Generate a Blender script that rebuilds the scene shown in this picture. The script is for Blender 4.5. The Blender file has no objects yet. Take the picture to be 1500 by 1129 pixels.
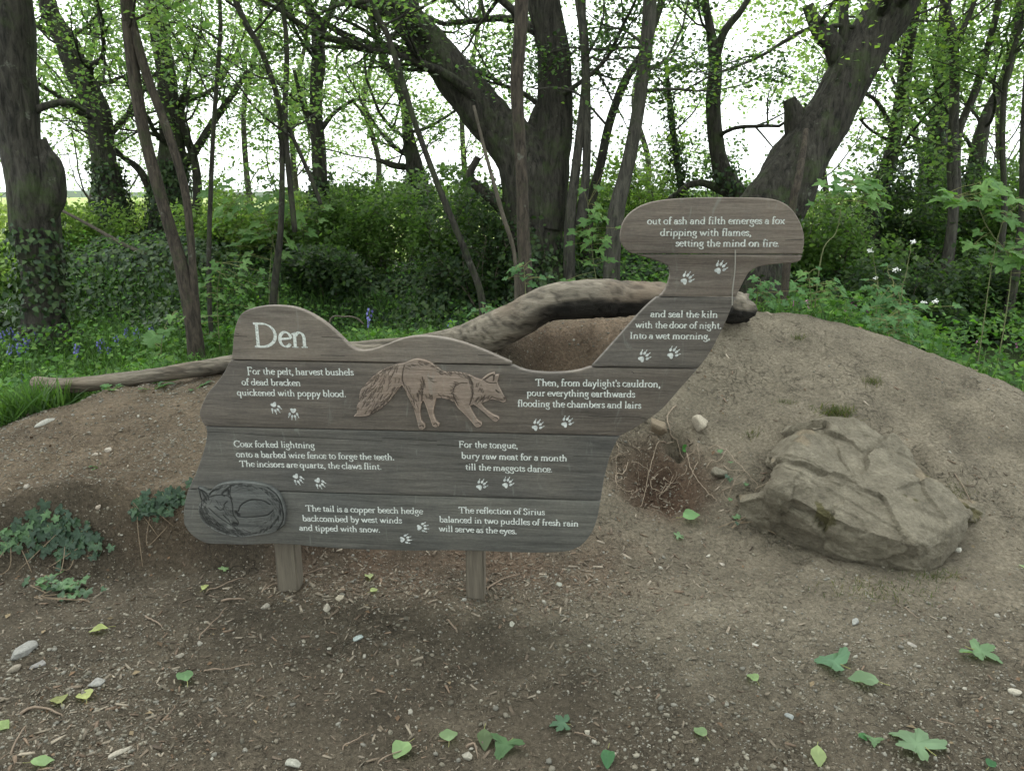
import bpy, bmesh, math, random
import numpy as np
import mathutils
from mathutils import Vector, Matrix
random.seed(7); rng = np.random.default_rng(7)
R = math.radians
sc = bpy.context.scene
# ------------------------------------------------------------------ camera
CAMZ, PITCH, FPX = 1.6, R(14.4), 1090.0
cd = bpy.data.cameras.new('camera'); cam = bpy.data.objects.new('camera', cd)
sc.collection.objects.link(cam); sc.camera = cam
cam.location = (0, 0, CAMZ); cam.rotation_euler = (R(90) - PITCH, 0, 0)
cd.sensor_width = 36; cd.lens = FPX / 1500 * 36; cd.clip_start = .05; cd.clip_end = 3000
# ------------------------------------------------------------------ world, sun, exposure
w = bpy.data.worlds.new('World'); sc.world = w; w.use_nodes = True
nt = w.node_tree; nt.nodes.clear()
sky = nt.nodes.new('ShaderNodeTexSky'); sky.sky_type = 'NISHITA'; sky.sun_disc = False
sky.sun_elevation = R(52); sky.sun_rotation = R(-25); sky.dust_density = 4; sky.air_density = 1
hsv = nt.nodes.new('ShaderNodeHueSaturation'); hsv.inputs['Saturation'].default_value = .18
mixw = nt.nodes.new('ShaderNodeMix'); mixw.data_type = 'RGBA'; mixw.inputs[0].default_value = .65
mixw.inputs[7].default_value = (11.3, 12.2, 12.2, 1)       # the even white of thin bright cloud
bg = nt.nodes.new('ShaderNodeBackground'); bg.inputs[1].default_value = .1
wo = nt.nodes.new('ShaderNodeOutputWorld')
nt.links.new(sky.outputs[0], hsv.inputs['Color']); nt.links.new(hsv.outputs[0], mixw.inputs[6])
nt.links.new(mixw.outputs[2], bg.inputs[0]); nt.links.new(bg.outputs[0], wo.inputs[0])
sd = bpy.data.lights.new('sun', 'SUN'); sd.energy = .65; sd.angle = R(40); sd.color = (1, .98, .9)
so = bpy.data.objects.new('sun', sd); sc.collection.objects.link(so)
az, el = R(-25), R(52)      # azimuth from +Y, light comes from behind the trees
sv = Vector((math.sin(az) * math.cos(el), math.cos(az) * math.cos(el), math.sin(el)))
so.rotation_euler = sv.to_track_quat('Z', 'Y').to_euler()
vs = sc.view_settings; vs.view_transform = 'Standard'; vs.look = 'None'; vs.gamma = 1; vs.use_curve_mapping = False
vs.exposure = 1.5
sc.render.engine = 'CYCLES'; sc.cycles.max_bounces = 7; sc.cycles.diffuse_bounces = 4
sc.cycles.transmission_bounces = 5; sc.cycles.transparent_max_bounces = 8
# ------------------------------------------------------------------ helpers
def tag(o, label=None, cat=None, group=None, kind=None):
    if label: o['label'] = label
    if cat: o['category'] = cat
    if group: o['group'] = group
    if kind: o['kind'] = kind
    return o
def empty(name, loc=(0, 0, 0), rz=0, **k):
    o = bpy.data.objects.new(name, None); o.location = loc; o.rotation_euler.z = rz
    o.empty_display_size = .1; sc.collection.objects.link(o); return tag(o, **k)
def link(name, me, mat=None, parent=None, **k):
    if mat and not me.materials: me.materials.append(mat)
    o = bpy.data.objects.new(name, me); sc.collection.objects.link(o)
    if parent: o.parent = parent
    return tag(o, **k)
def np_mesh(name, V, F, col=None, smooth=False):
    V = np.asarray(V, np.float32); me = bpy.data.meshes.new(name)
    Fs = F if isinstance(F, list) else [F]
    Fs = [np.asarray(f, np.int32) for f in Fs if len(f)]
    me.vertices.add(len(V)); me.vertices.foreach_set('co', V.ravel())
    nl = sum(f.size for f in Fs); npoly = sum(len(f) for f in Fs)
    me.loops.add(nl); me.loops.foreach_set('vertex_index', np.concatenate([f.ravel() for f in Fs]))
    tot = np.concatenate([np.full(len(f), f.shape[1], np.int32) for f in Fs])
    st = np.concatenate([[0], np.cumsum(tot)[:-1]]).astype(np.int32)
    me.polygons.add(npoly); me.polygons.foreach_set('loop_start', st); me.polygons.foreach_set('loop_total', tot)
    if smooth: me.polygons.foreach_set('use_smooth', np.ones(npoly, bool))
    if col is not None:
        c = np.ones((len(V), 4), np.float32); c[:, :3] = col
        a = me.color_attributes.new('Col', 'FLOAT_COLOR', 'POINT'); a.data.foreach_set('color', c.ravel())
    me.update(calc_edges=True); return me
def _h(ix, iy, iz, s):
    n = (ix * 374761393 + iy * 668265263 + iz * 2147483647 + s * 974711) & 0xffffffff
    n = ((n ^ (n >> 13)) * 1274126177) & 0xffffffff
    return ((n ^ (n >> 16)) & 0xffff) / 65535.0
def vnoise(x, y, z=0, s=0):
    x, y, z = np.broadcast_arrays(np.asarray(x, float), np.asarray(y, float), np.asarray(z, float))
    xi, yi, zi = np.floor(x), np.floor(y), np.floor(z)
    fx, fy, fz = x - xi, y - yi, z - zi
    xi, yi, zi = xi.astype(np.int64), yi.astype(np.int64), zi.astype(np.int64)
    fx, fy, fz = [f * f * (3 - 2 * f) for f in (fx, fy, fz)]
    r = 0
    for a in (0, 1):
        for b in (0, 1):
            for c in (0, 1):
                r = r + _h(xi + a, yi + b, zi + c, s) * (fx if a else 1 - fx) * (fy if b else 1 - fy) * (fz if c else 1 - fz)
    return r * 2 - 1
def fbm(x, y, z=0, o=4, s=0, g=.5):
    r = 0; a = 1; t = 0
    for i in range(o):
        r = r + a * vnoise(np.asarray(x) * 2**i, np.asarray(y) * 2**i, np.asarray(z) * 2**i, s + i * 7); t += a; a *= g
    return r / t
def sm(t): t = np.clip(t, 0, 1); return t * t * (3 - 2 * t)
cp, sp = math.cos(PITCH), math.sin(PITCH)
def ray(px, py):
    cx = (px - 750) / FPX; cy = (564.5 - py) / FPX
    return np.array([cx, cy * sp + cp, cy * cp - sp])
def P(px, py, Y):
    d = ray(px, py); return np.array([0, 0, CAMZ]) + d * (Y / d[1])
def catmull(pts, n):
    p = np.asarray(pts, float); p = np.vstack([2 * p[0] - p[1], p, 2 * p[-1] - p[-2]])
    out = []
    for i in range(1, len(p) - 2):
        for t in np.linspace(0, 1, n, endpoint=False):
            a, b, c, d = p[i - 1], p[i], p[i + 1], p[i + 2]
            out.append(.5 * (2 * b + (c - a) * t + (2 * a - 5 * b + 4 * c - d) * t * t + (3 * b - a - 3 * c + d) * t**3))
    out.append(p[-2]); return np.array(out)
# ------------------------------------------------------------------ terrain
cr = [(-500, 800, 3.2, 2.6), (-200, 690, 3.45, 2.8), (0, 628, 3.75, 2.86), (100, 580, 4.1, 2.88), (330, 550, 4.4, 2.95), (520, 514, 4.6, 3.0),
      (700, 492, 4.75, 3.0), (850, 470, 4.95, 3.05), (960, 459, 5.0, 3.1), (1095, 455, 5.0, 3.1), (1200, 466, 4.9, 3.05),
      (1350, 506, 4.7, 2.9), (1430, 538, 4.5, 2.85), (1500, 570, 4.3, 2.8), (1700, 690, 3.9, 2.7), (2100, 860, 3.4, 2.5)]
CX = []; CY = []; CZ = []; CF = []
for px, py, Y, yf in cr:
    p = P(px, py, Y); CX.append(p[0]); CY.append(Y); CZ.append(p[2]); CF.append(yf)
xs_ = np.linspace(-4.5, 5.5, 600); k_ = np.ones(31) / 31
def smooth_interp(V):
    v = np.interp(xs_, CX, V); v = np.convolve(np.pad(v, 15, 'edge'), k_, 'valid'); return lambda x: np.interp(x, xs_, v)
fY, fZ, fF = smooth_interp(CY), smooth_interp(CZ), smooth_interp(CF)
den = np.array([.38, 4.46]); pit = np.array([.79, 3.63]); hole = np.array([.905, 3.87])
def H(x, y):
    x = np.asarray(x, float); y = np.asarray(y, float)
    yc, zc, yf = fY(x), np.maximum(fZ(x), 0), fF(x)
    zc = zc * sm((4.6 - np.abs(x - .2)) / 1.2)
    t = (y - yf) / (yc - yf); tc = np.clip(t, 0, 1)
    step = sm(tc / (.11 + .05 * vnoise(x * 4, 1.3)))
    left = .54 * step + .46 * np.sin(tc * np.pi / 2)
    right = .45 * tc + .55 * sm(tc)
    wl = sm((-.55 - x) / .5)
    z = zc * (left * wl + right * (1 - wl))
    back = sm((y - yc) / 1.5)
    base = .16 + .04 * np.sin(x)
    far = 1 - back
    z = np.where(y > yc, zc * far + base * back, z)
    # leafy bank behind
    bk = .58 * sm((y - 7.5 + .25 * vnoise(x * .8, 3.1)) / 1.0) * (1 - sm((y - 10.2) / 2.5)) * (1 + .25 * vnoise(x * .5, 7.7))
    z = z + bk * sm((y - 6) / 1) + .05 * sm((y - 12) / 4)
    # den hollow, dug pit and small burrow
    e = ((x - den[0]) / .36)**2 + ((y - den[1]) / .27)**2
    z = z - .46 * np.exp(-e**1.6)
    e = ((x - pit[0]) / .24)**2 + ((y - pit[1]) / .2)**2
    z = z - .12 * np.exp(-e**1.5)
    e = ((x - hole[0]) / .055)**2 + ((y - hole[1]) / .06)**2
    z = z - .16 * np.exp(-e**2)
    for bx, by, bh, br in ((2.2, 3.6, .09, .18), (1.25, 3.55, .08, .17), (1.75, 3.95, .05, .2), (1.5, 3.9, .04, .15)): z = z + bh * np.exp(-(((x - bx) / br)**2 + ((y - by) / br)**2))
    return z
def near(x, y): return sm((9 - np.abs(x)) / 3) * sm((9 - np.abs(y - 1)) / 3)
def HF(x, y):
    x = np.asarray(x, float); y = np.asarray(y, float)
    n = near(x, y)
    rough = .5 + .5 * sm(y - 2.2)
    dt = .035 * fbm(x * 1.3, y * 1.3, 0, 3, 5) + .03 * rough * fbm(x * 4, y * 4, 0, 4, 9) + .010 * fbm(x * 17, y * 17, 0, 3, 3) 
    led = np.exp(-((y - fF(x) - .12) / .16)**2) * sm((-.4 - x) / .4)
    dt = dt + led * .05 * fbm(x * 5, y * 9, 0, 4, 31)
    pt = np.exp(-(((x - pit[0]) / .3)**2 + ((y - pit[1]) / .3)**2))
    dt = dt + .075 * np.exp(-(((x - den[0]) / .5)**2 + ((y - den[1]) / .4)**2)) * fbm(x * 11, y * 11, 0, 4, 78)
    dt = dt + pt * .07 * fbm(x * 14, y * 14, 0, 4, 77)
    return H(x, y) + dt * n + (1 - n) * .04 * fbm(x * .4, y * .4, 0, 3, 8)
def ghit(px, py, y0=.8, y1=12):
    d = ray(px, py); Y = np.linspace(y0, y1, 3000); k = Y / d[1]
    X = d[0] * k; Z = CAMZ + d[2] * k; g = HF(X, Y); i = np.argmax(Z < g)
    return np.array([X[i], Y[i], g[i]])
def gnorm(x, y, e=.02):
    n = np.stack([-(HF(x + e, y) - HF(x - e, y)) / (2 * e), -(HF(x, y + e) - HF(x, y - e)) / (2 * e), np.ones_like(x)], -1)
    return n / np.linalg.norm(n, axis=-1, keepdims=True)
# ------------------------------------------------------------------ materials
def mat(name):
    m = bpy.data.materials.new(name); m.use_nodes = True; n = m.node_tree; n.nodes.clear()
    o = n.nodes.new('ShaderNodeOutputMaterial'); b = n.nodes.new('ShaderNodeBsdfPrincipled')
    n.links.new(b.outputs[0], o.inputs[0]); b.inputs['Specular IOR Level'].default_value = .3
    return m, n, b, o
def N(n, t, **k):
    x = n.nodes.new('ShaderNode' + t)
    for a, v in k.items(): setattr(x, a, v)
    return x
def coords(n, kind='Object', scale=(1, 1, 1)):
    tc = N(n, 'TexCoord'); mp = N(n, 'Mapping'); mp.inputs['Scale'].default_value = scale
    n.links.new(tc.outputs[kind], mp.inputs[0]); return mp.outputs[0]
def noise(n, co, scale, det=6, rough=.6, dist=0):
    x = N(n, 'TexNoise'); x.inputs['Scale'].default_value = scale; x.inputs['Detail'].default_value = det
    x.inputs['Roughness'].default_value = rough; x.inputs['Distortion'].default_value = dist
    n.links.new(co, x.inputs['Vector']); return x.outputs[0]
def ramp(n, f, stops):
    x = N(n, 'ValToRGB'); e = x.color_ramp.elements
    while len(e) < len(stops): e.new(.5)
    for i, (p, c) in enumerate(stops): e[i].position = p; e[i].color = (*c, 1) if len(c) == 3 else c
    n.links.new(f, x.inputs[0]); return x.outputs[0]
def mixc(n, f, a, b, mode='MIX'):
    x = N(n, 'Mix', data_type='RGBA', blend_type=mode)
    for s, v in ((0, f), (6, a), (7, b)):
        if isinstance(v, (int, float)): x.inputs[s].default_value = v
        elif isinstance(v, tuple): x.inputs[s].default_value = (*v, 1)
        else: n.links.new(v, x.inputs[s])
    return x.outputs[2]
def bump(n, b, h, dist, strength=1, prev=None):
    x = N(n, 'Bump'); x.inputs['Distance'].default_value = dist; x.inputs['Strength'].default_value = strength
    n.links.new(h, x.inputs['Height'])
    if prev: n.links.new(prev, x.inputs['Normal'])
    n.links.new(x.outputs[0], b.inputs['Normal']); return x.outputs[0]
def attr(n, name='Col'):
    x = N(n, 'Attribute'); x.attribute_name = name; return x.outputs['Color']
def g3(v): return (v, v, v)
# soil: vertex colour carries soil tints (dry clay, humus, chips, grass litter) and painted den shade
def m_soil():
    m, n, b, o = mat('soil'); co = coords(n); c = attr(n)
    f = noise(n, co, 3.5, 8, .65); f2 = noise(n, co, 60, 5, .7); f3 = noise(n, co, 260, 3, .7)
    v = mixc(n, 1.0, c, ramp(n, f, [(.3, g3(.66)), (.7, g3(1.25))]), 'MULTIPLY')
    v = mixc(n, 1.0, v, ramp(n, f2, [(.28, g3(.55)), (.5, g3(.95)), (.72, g3(1.45))]), 'MULTIPLY')
    v = mixc(n, .8, v, ramp(n, f3, [(.3, g3(.6)), (.7, g3(1.35))]), 'MULTIPLY')
    # fine cracks of dried clay
    wv = N(n, 'TexVoronoi', feature='DISTANCE_TO_EDGE'); wv.inputs['Scale'].default_value = 7
    dn = N(n, 'TexNoise'); dn.inputs['Scale'].default_value = 9; dn.inputs['Detail'].default_value = 5; n.links.new(co, dn.inputs['Vector'])
    ad = N(n, 'VectorMath', operation='MULTIPLY_ADD'); ad.inputs[1].default_value = (.35, .35, .35)
    n.links.new(dn.outputs['Color'], ad.inputs[0]); n.links.new(co, ad.inputs[2]); n.links.new(ad.outputs[0], wv.inputs['Vector'])
    cm = noise(n, co, 2.2, 3, .5)
    crk = ramp(n, wv.outputs['Distance'], [(0, g3(0)), (.028, g3(1))])
    crk = mixc(n, ramp(n, cm, [(.45, g3(1)), (.58, g3(0))]), crk, g3(1.0))
    v = mixc(n, crk, mixc(n, 1.0, v, g3(.62), 'MULTIPLY'), v)
    pb = N(n, 'TexVoronoi'); pb.inputs['Scale'].default_value = 95; n.links.new(co, pb.inputs['Vector'])
    sel = ramp(n, pb.outputs['Color'], [(.80, g3(0)), (.83, g3(1))]); dd = ramp(n, pb.outputs['Distance'], [(.25, g3(1)), (.4, g3(0))])
    peb = mixc(n, 1.0, sel, dd, 'MULTIPLY')
    v = mixc(n, peb, v, (.24, .205, .16))
    n.links.new(v, b.inputs['Base Color']); b.inputs['Roughness'].default_value = .95; b.inputs['Specular IOR Level'].default_value = .15
    p = bump(n, b, f2, .022); p = bump(n, b, f3, .007, 1, p); p = bump(n, b, crk, .012, 1, p); bump(n, b, peb, .004, 1, p)
    return m
SOIL = m_soil()
def m_attr(name, rough=.85, grain=120, bd=.002, var=(.7, 1.25), spec=.2):
    m, n, b, o = mat(name); co = coords(n); f = noise(n, co, grain, 4, .65)
    v = mixc(n, 1.0, attr(n), ramp(n, f, [(.3, g3(var[0])), (.7, g3(var[1]))]), 'MULTIPLY')
    n.links.new(v, b.inputs['Base Color']); b.inputs['Roughness'].default_value = rough; b.inputs['Specular IOR Level'].default_value = spec
    bump(n, b, f, bd); return m
DEBRIS = m_attr('debris')
def m_leaf(name, trans=.45, rough=.45, tint=(1.25, 1.35, .55), spec=.35):
    m, n, b, o = mat(name); c = attr(n)
    n.links.new(c, b.inputs['Base Color']); b.inputs['Roughness'].default_value = rough; b.inputs['Specular IOR Level'].default_value = spec
    t = N(n, 'BsdfTranslucent'); n.links.new(mixc(n, 1.0, c, tint, 'MULTIPLY'), t.inputs[0])
    x = N(n, 'MixShader'); x.inputs[0].default_value = trans
    n.links.new(b.outputs[0], x.inputs[1]); n.links.new(t.outputs[0], x.inputs[2]); n.links.new(x.outputs[0], o.inputs[0])
    return m
LEAF = m_leaf('canopy_leaf', .5, .5, (1.8, 2.0, 1.15)); IVY = m_leaf('ivy_leaf', .2, .45, (1.2, 1.4, .5), .3); GRASS = m_leaf('grass_blade', .4, .5)
HERB = m_leaf('herb_leaf', .4, .6, (1.4, 1.7, .5), .15)
def m_bark(name, a, bcol, moss=.5, scale=1.0):
    m, n, b, o = mat(name); co = coords(n, 'Object', (1, 1, .22)); co2 = coords(n)
    f = noise(n, co, 26 * scale, 8, .7, .6); f2 = noise(n, co2, 4.0, 9, .72); f3 = noise(n, co2, 9, 8, .7)
    v = ramp(n, f, [(.36, a), (.62, bcol)])
    v = mixc(n, ramp(n, f2, [(.60 - .22 * moss, g3(0)), (.80 - .22 * moss, g3(.75))]), v, (.05, .075, .022))
    v = mixc(n, ramp(n, f3, [(.62, g3(0)), (.70, g3(.55))]), v, (.2, .21, .17))
    n.links.new(v, b.inputs['Base Color']); b.inputs['Roughness'].default_value = .9
    bump(n, b, f, .03); return m
BARK = m_bark('bark_dark', (.012, .011, .009), (.062, .056, .045)); BARK2 = m_bark('bark_brown', (.024, .02, .016), (.088, .07, .054), .3, 1.4)
BARK3 = m_bark('bark_grey', (.025, .023, .02), (.095, .088, .072), .3)
TWIG = m_bark('twig', (.06, .05, .04), (.13, .11, .085), .1)
# ------------------------------------------------------------------ ground sheet
def axis(d0, d1, nd, far0, far1, nf=26):
    a = np.linspace(d0, d1, nd); st = a[1] - a[0]
    def out(s, e):
        g = (np.geomspace(st, abs(e - s) + st, nf) - st)[1:]; return s + np.sign(e - s) * g
    return np.concatenate([out(d0, far0)[::-1], a, out(d1, far1)])
GX = axis(-3.6, 3.9, 560, -900, 900, 46); GY = axis(1.15, 6.2, 400, -300, 1500, 50)
XX, YY = np.meshgrid(GX, GY); ZZ = HF(XX, YY)
def soil_col(X, Y):
    clay = np.array([.208, .178, .132]); hum = np.array([.112, .092, .067]); red = np.array([.14, .095, .065]); left = np.array([.165, .125, .086])
    grs = np.array([.05, .075, .025]); field = np.array([.30, .36, .12]); den_shade = np.array([.055, .038, .026]); rim_lit = np.array([.25, .175, .12])
    n1 = fbm(X * 1.1, Y * 1.1, 0, 4, 21); n2 = fbm(X * 5, Y * 5, 0, 4, 22)
    f = sm((X + .35 + .4 * n1) / 1.3) * sm((Y - 1.7 + .5 * n1) / 1.2)          # clay share grows to the right and up the mound
    c = hum + (clay - hum) * f[..., None]
    l = sm((Y - 2.95 + .12 * n2) / .2) * sm((-.4 - X) / .5); c = c + (left - c) * (l * .9)[..., None]
    r = np.exp(-(((X + .25) / .85)**2 + ((Y - 3.05) / .33)**2)**2) * sm(.6 + n2); c = c + (red - c) * (r * .8)[..., None]
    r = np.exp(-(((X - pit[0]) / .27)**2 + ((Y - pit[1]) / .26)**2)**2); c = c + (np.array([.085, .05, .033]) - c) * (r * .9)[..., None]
    r = np.exp(-(((X - den[0] - .15) / .55)**2 + ((Y - den[1] - .3) / .3)**2)**2); c = c + (rim_lit - c) * (r * .7)[..., None]  # rim's tan earth, lightened in colour as if lit
    r = np.exp(-(((X - den[0]) / .46)**2 + ((Y - den[1] + .02) / .29)**2)**2); c = c + (den_shade - c) * (r * .8)[..., None]  # hollow's shade painted into its dark brown soil colour
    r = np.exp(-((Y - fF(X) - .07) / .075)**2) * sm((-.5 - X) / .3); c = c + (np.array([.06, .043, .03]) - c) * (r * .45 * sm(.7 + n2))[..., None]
    g = sm((Y - fY(X) - .25 + .2 * n2) / .4); g = np.maximum(g, sm((np.abs(X - .2) - 4.2 + n1) / .5)); c = c + (grs - c) * g[..., None]
    fl = sm((Y - 12) / 4); c = c + (field - c) * fl[..., None]
    return c * (1 + .25 * n2[..., None])
ny, nx = XX.shape; ii = np.arange(ny * nx).reshape(ny, nx)
F = np.stack([ii[:-1, :-1], ii[:-1, 1:], ii[1:, 1:], ii[1:, :-1]], -1).reshape(-1, 4)
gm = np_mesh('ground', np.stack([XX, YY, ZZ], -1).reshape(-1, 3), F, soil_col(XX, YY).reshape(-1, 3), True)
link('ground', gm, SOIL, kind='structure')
# ------------------------------------------------------------------ scatter batches
def frames(nrm, rnd=None):
    nrm = nrm / np.linalg.norm(nrm, axis=1, keepdims=True)
    a = rng.normal(size=nrm.shape) if rnd is None else rnd
    t = a - (a * nrm).sum(1, keepdims=True) * nrm; t /= np.linalg.norm(t, axis=1, keepdims=True) + 1e-9
    return t, np.cross(nrm, t), nrm
def batch(C, T, B, Nn, S, tv, tf):
    """copies of a template (tv: along tip, across, up) at C; S (n,) or (n,3)"""
    S = np.asarray(S); S = S[:, None] * np.ones(3) if S.ndim == 1 else S
    L = tv[None] * S[:, None, :]
    V = C[:, None] + L[..., :1] * T[:, None] + L[..., 1:2] * B[:, None] + L[..., 2:] * Nn[:, None]
    k = len(tv); Fo = (tf[None] + (np.arange(len(C)) * k)[:, None, None]).reshape(-1, tf.shape[1])
    return V.reshape(-1, 3), Fo
class Bag:
    def __init__(s): s.V = []; s.F = {}; s.C = []; s.n = 0
    def add(s, V, F, col=None):
        V = np.asarray(V); F = np.asarray(F); s.V.append(V); s.F.setdefault(F.shape[1], []).append(F + s.n); s.n += len(V)
        c = np.ones((len(V), 3)) if col is None else np.broadcast_to(col, (len(V), 3)); s.C.append(c)
    def mesh(s, name, smooth=False):
        return np_mesh(name, np.vstack(s.V), [np.vstack(f) for f in s.F.values()], np.vstack(s.C), smooth)
LV = np.array([[0, 0, 0], [.45, .30, .07], [1, 0, -.04], [.45, -.30, .07]]); LFc = np.array([[0, 1, 2], [0, 2, 3]])
IV = np.array([[.2, 0, -.03], [0, .06, 0], [-.08, .4, .05], [.32, .32, .03], [.55, .52, 0], [.62, .2, .02], [1.05, 0, -.08],
               [.62, -.2, .02], [.55, -.52, 0], [.32, -.32, .03], [-.08, -.4, .05], [0, -.06, 0]])
IF = np.array([[0, i, i + 1] for i in range(1, 11)] + [[0, 11, 1]])
I5 = np.array([[.0, 0, 0], [.1, .42, .06], [.5, .3, .03], [1, 0, -.08], [.5, -.3, .03], [.1, -.42, .06]]); I5F = np.array([[0, 1, 2], [0, 2, 3], [0, 3, 4], [0, 4, 5]])
def pal(n, cols, var=.25):
    c = np.array(cols)[rng.integers(0, len(cols), n)]; return c * (1 + var * rng.uniform(-1, 1, (n, 1)))
def leafbag(bag, C, nrm, size, cols, tv=LV, tf=LFc, var=.3, tipdir=None):
    T, B, Nn = frames(nrm, tipdir); V, Fo = batch(C, T, B, Nn, size, tv, tf)
    bag.add(V, Fo, np.repeat(pal(len(C), cols, var), len(tv), 0))
def tube(bag, pts, rad, sides=8, col=None, lump=0, ls=3, cap=True, seed=0):
    pts = np.asarray(pts, float); rad = np.broadcast_to(rad, (len(pts),)).astype(float)
    d = np.gradient(pts, axis=0); d /= np.linalg.norm(d, axis=1, keepdims=True) + 1e-9
    u = np.cross(d[0], [0, 1, .1]); u = u / (np.linalg.norm(u) + 1e-9); V = []
    an = np.linspace(0, 2 * np.pi, sides, endpoint=False)
    for i in range(len(pts)):
        u = u - d[i] * u.dot(d[i]); u /= np.linalg.norm(u) + 1e-9; v = np.cross(d[i], u)
        dirs = np.cos(an)[:, None] * u + np.sin(an)[:, None] * v
        V.append(pts[i] + dirs * rad[i])
    V = np.array(V)
    if lump:
        ctr = pts[:, None]; dv = V - ctr
        ns = fbm(V[..., 0] * ls, V[..., 1] * ls, V[..., 2] * ls * .5, 4, 40 + seed)
        V = ctr + dv * (1 + lump * ns)[..., None]
    if sides >= 28:
        ctr = pts[:, None]; dv = V - ctr; L_ = np.cumsum(np.r_[0, np.linalg.norm(np.diff(pts, axis=0), axis=1)])[:, None]; A_ = an[None] + 0 * L_; q = 5.0
        rd = 1 - np.abs(fbm(np.cos(A_) * q + seed, np.sin(A_) * q, L_ * 2.6, 3, 140)); V = ctr + dv * (1 + .11 * (rd - .8))[..., None]
    n = len(pts); V = V.reshape(-1, 3); k = np.arange((n - 1) * sides); a = k; b = (k // sides) * sides + (k + 1) % sides
    F = np.stack([a, b, b + sides, a + sides], -1)
    if cap:
        V = np.vstack([V, pts[0], pts[-1]]); m = n * sides; j = np.arange(sides)
        e = np.stack([np.full(sides, m), (j + 1) % sides, j], -1); e2 = np.stack([np.full(sides, m + 1), m - 2 * 0 - sides + j, m - sides + (j + 1) % sides], -1)
        bag.add(V, F, col); s0 = bag.n - len(V)
        bag.F.setdefault(3, []).append(np.vstack([e, e2]) + s0)
    else: bag.add(V, F, col)
# ------------------------------------------------------------------ the sign
TH = R(5.0)
bu = np.array([math.cos(TH), -math.sin(TH), 0]); bn = np.array([-math.sin(TH), -math.cos(TH), 0])   # along the board, out of its face
B0 = np.array([-.2, 2.70, 0.])
def bd(px, py):
    d = ray(px, py); o = np.array([0, 0, CAMZ]); t = (B0 - o).dot(bn) / d.dot(bn); q = o + d * t - B0
    return np.array([q.dot(bu), q[2]])
sign = empty('poem_sign', B0, 0, label='weathered wooden poem sign titled Den, cut in a curving fox-like shape on two posts', cat='sign')
sign.rotation_euler = (R(90), 0, -TH)        # local x along the board, y up, z towards the viewer
THK = .034
DenO = [(338, 527), (340, 515), (342, 492), (345.3, 476), (351.7, 462), (362.4, 454), (379.5, 449.6), (396.5, 448), (415.7, 448.6), (432.8, 451.3), (452, 458.8), (473.3, 471.6), (490.4, 486), (505.3, 500.4), (513.9, 508.5), (524.5, 513), (537.3, 513.4), (550, 510.6), (563.5, 506), (582, 498.7), (597, 494.4), (612, 492.7), (634.4, 493.4), (658.7, 497.2), (681, 503.3), (701.6, 510.8), (724, 520), (749.2, 531.3), (749.2, 534)]
NeckO = [(866.9, 536.6), (889.3, 512), (916, 482), (941.9, 453.5), (961, 436.4), (968.5, 432), (976, 421.5), (980.3, 408.7), (982, 399), (979.2, 389.5), (967.5, 384.1), (952.5, 378.8), (935.5, 373.9), (920.5, 368.6), (912, 359.6), (908.4, 349), (909.2, 338.3), (914, 323.3), (924.8, 310.5), (941.9, 300.3), (965.3, 293.9), (997.3, 290.7), (1040, 289.2), (1093.3, 289.6), (1125.3, 290.9), (1146.7, 296.7), (1161.6, 308.4), (1172.3, 325.5), (1177.6, 342.5), (1178.2, 355.3), (1176, 370.3), (1175.5, 374.5), (1172.3, 382), (1161.6, 385.2), (1136, 386.9), (1114.7, 389.9), (1104, 394.4), (1095.5, 401.2), (1087, 417.2), (1080.5, 430), (1072, 449.2), (1063.5, 470.5), (1052, 494), (1038.7, 518.4), (1021.6, 540.8)]
BodyO = [(334.7, 532.4), (338, 528), (749, 534.2), (761.3, 540.2), (778.4, 544.6), (804, 546.6), (829.6, 545.7), (850.9, 542.3), (866.9, 537), (1021.6, 540.8), (996, 569.6), (970.4, 598.4), (949, 614.4), (927.7, 628.3), (908.5, 639), (900, 652.8), (893.6, 667.7), (889.3, 682.7), (884.4, 704), (879.6, 732.8), (874.8, 759.2), (867.6, 778.4), (855.6, 795.2), (838.8, 805.3), (822, 808.4), (786, 809.6), (738, 808.4), (666, 806), (606, 806.7), (562, 805.5), (514, 804.3), (466, 801.2), (434.8, 798), (398.8, 796.4), (358, 798), (329.2, 797), (302.8, 795.7), (283.6, 785.6), (272.8, 773.6), (268.7, 761.6), (269.7, 740), (275.2, 718.4), (286, 694.4), (295.6, 668), (300.9, 648.8), (302.5, 639), (302.2, 628.4), (297.3, 619.9), (292, 607), (295.2, 594.3), (304.8, 575), (317.6, 560), (328.3, 545.2)]
def smooth_poly(pts, hard=30):
    p = np.array(pts, float); n = len(p); out = []
    def corner(i):
        a = p[i] - p[i - 1]; b = p[(i + 1) % n] - p[i]
        return math.degrees(math.acos(np.clip(a.dot(b) / (np.linalg.norm(a) * np.linalg.norm(b) + 1e-9), -1, 1))) > 38
    for i in range(n):
        a, b, c, d = p[i - 1], p[i], p[(i + 1) % n], p[(i + 2) % n]
        L = np.linalg.norm(c - b)
        if corner(i) or np.linalg.norm(a - b) > 2.6 * L: a = 2 * b - c
        if corner((i + 1) % n) or np.linalg.norm(c - d) > 2.6 * L: d = 2 * c - b
        k = 1 if L > 60 or L < 3 else 4
        for t in np.linspace(0, 1, k, endpoint=False):
            out.append(.5 * (2 * b + (c - a) * t + (2 * a - 5 * b + 4 * c - d) * t * t + (3 * b - a - 3 * c + d) * t**3))
    return np.array(out)
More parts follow.
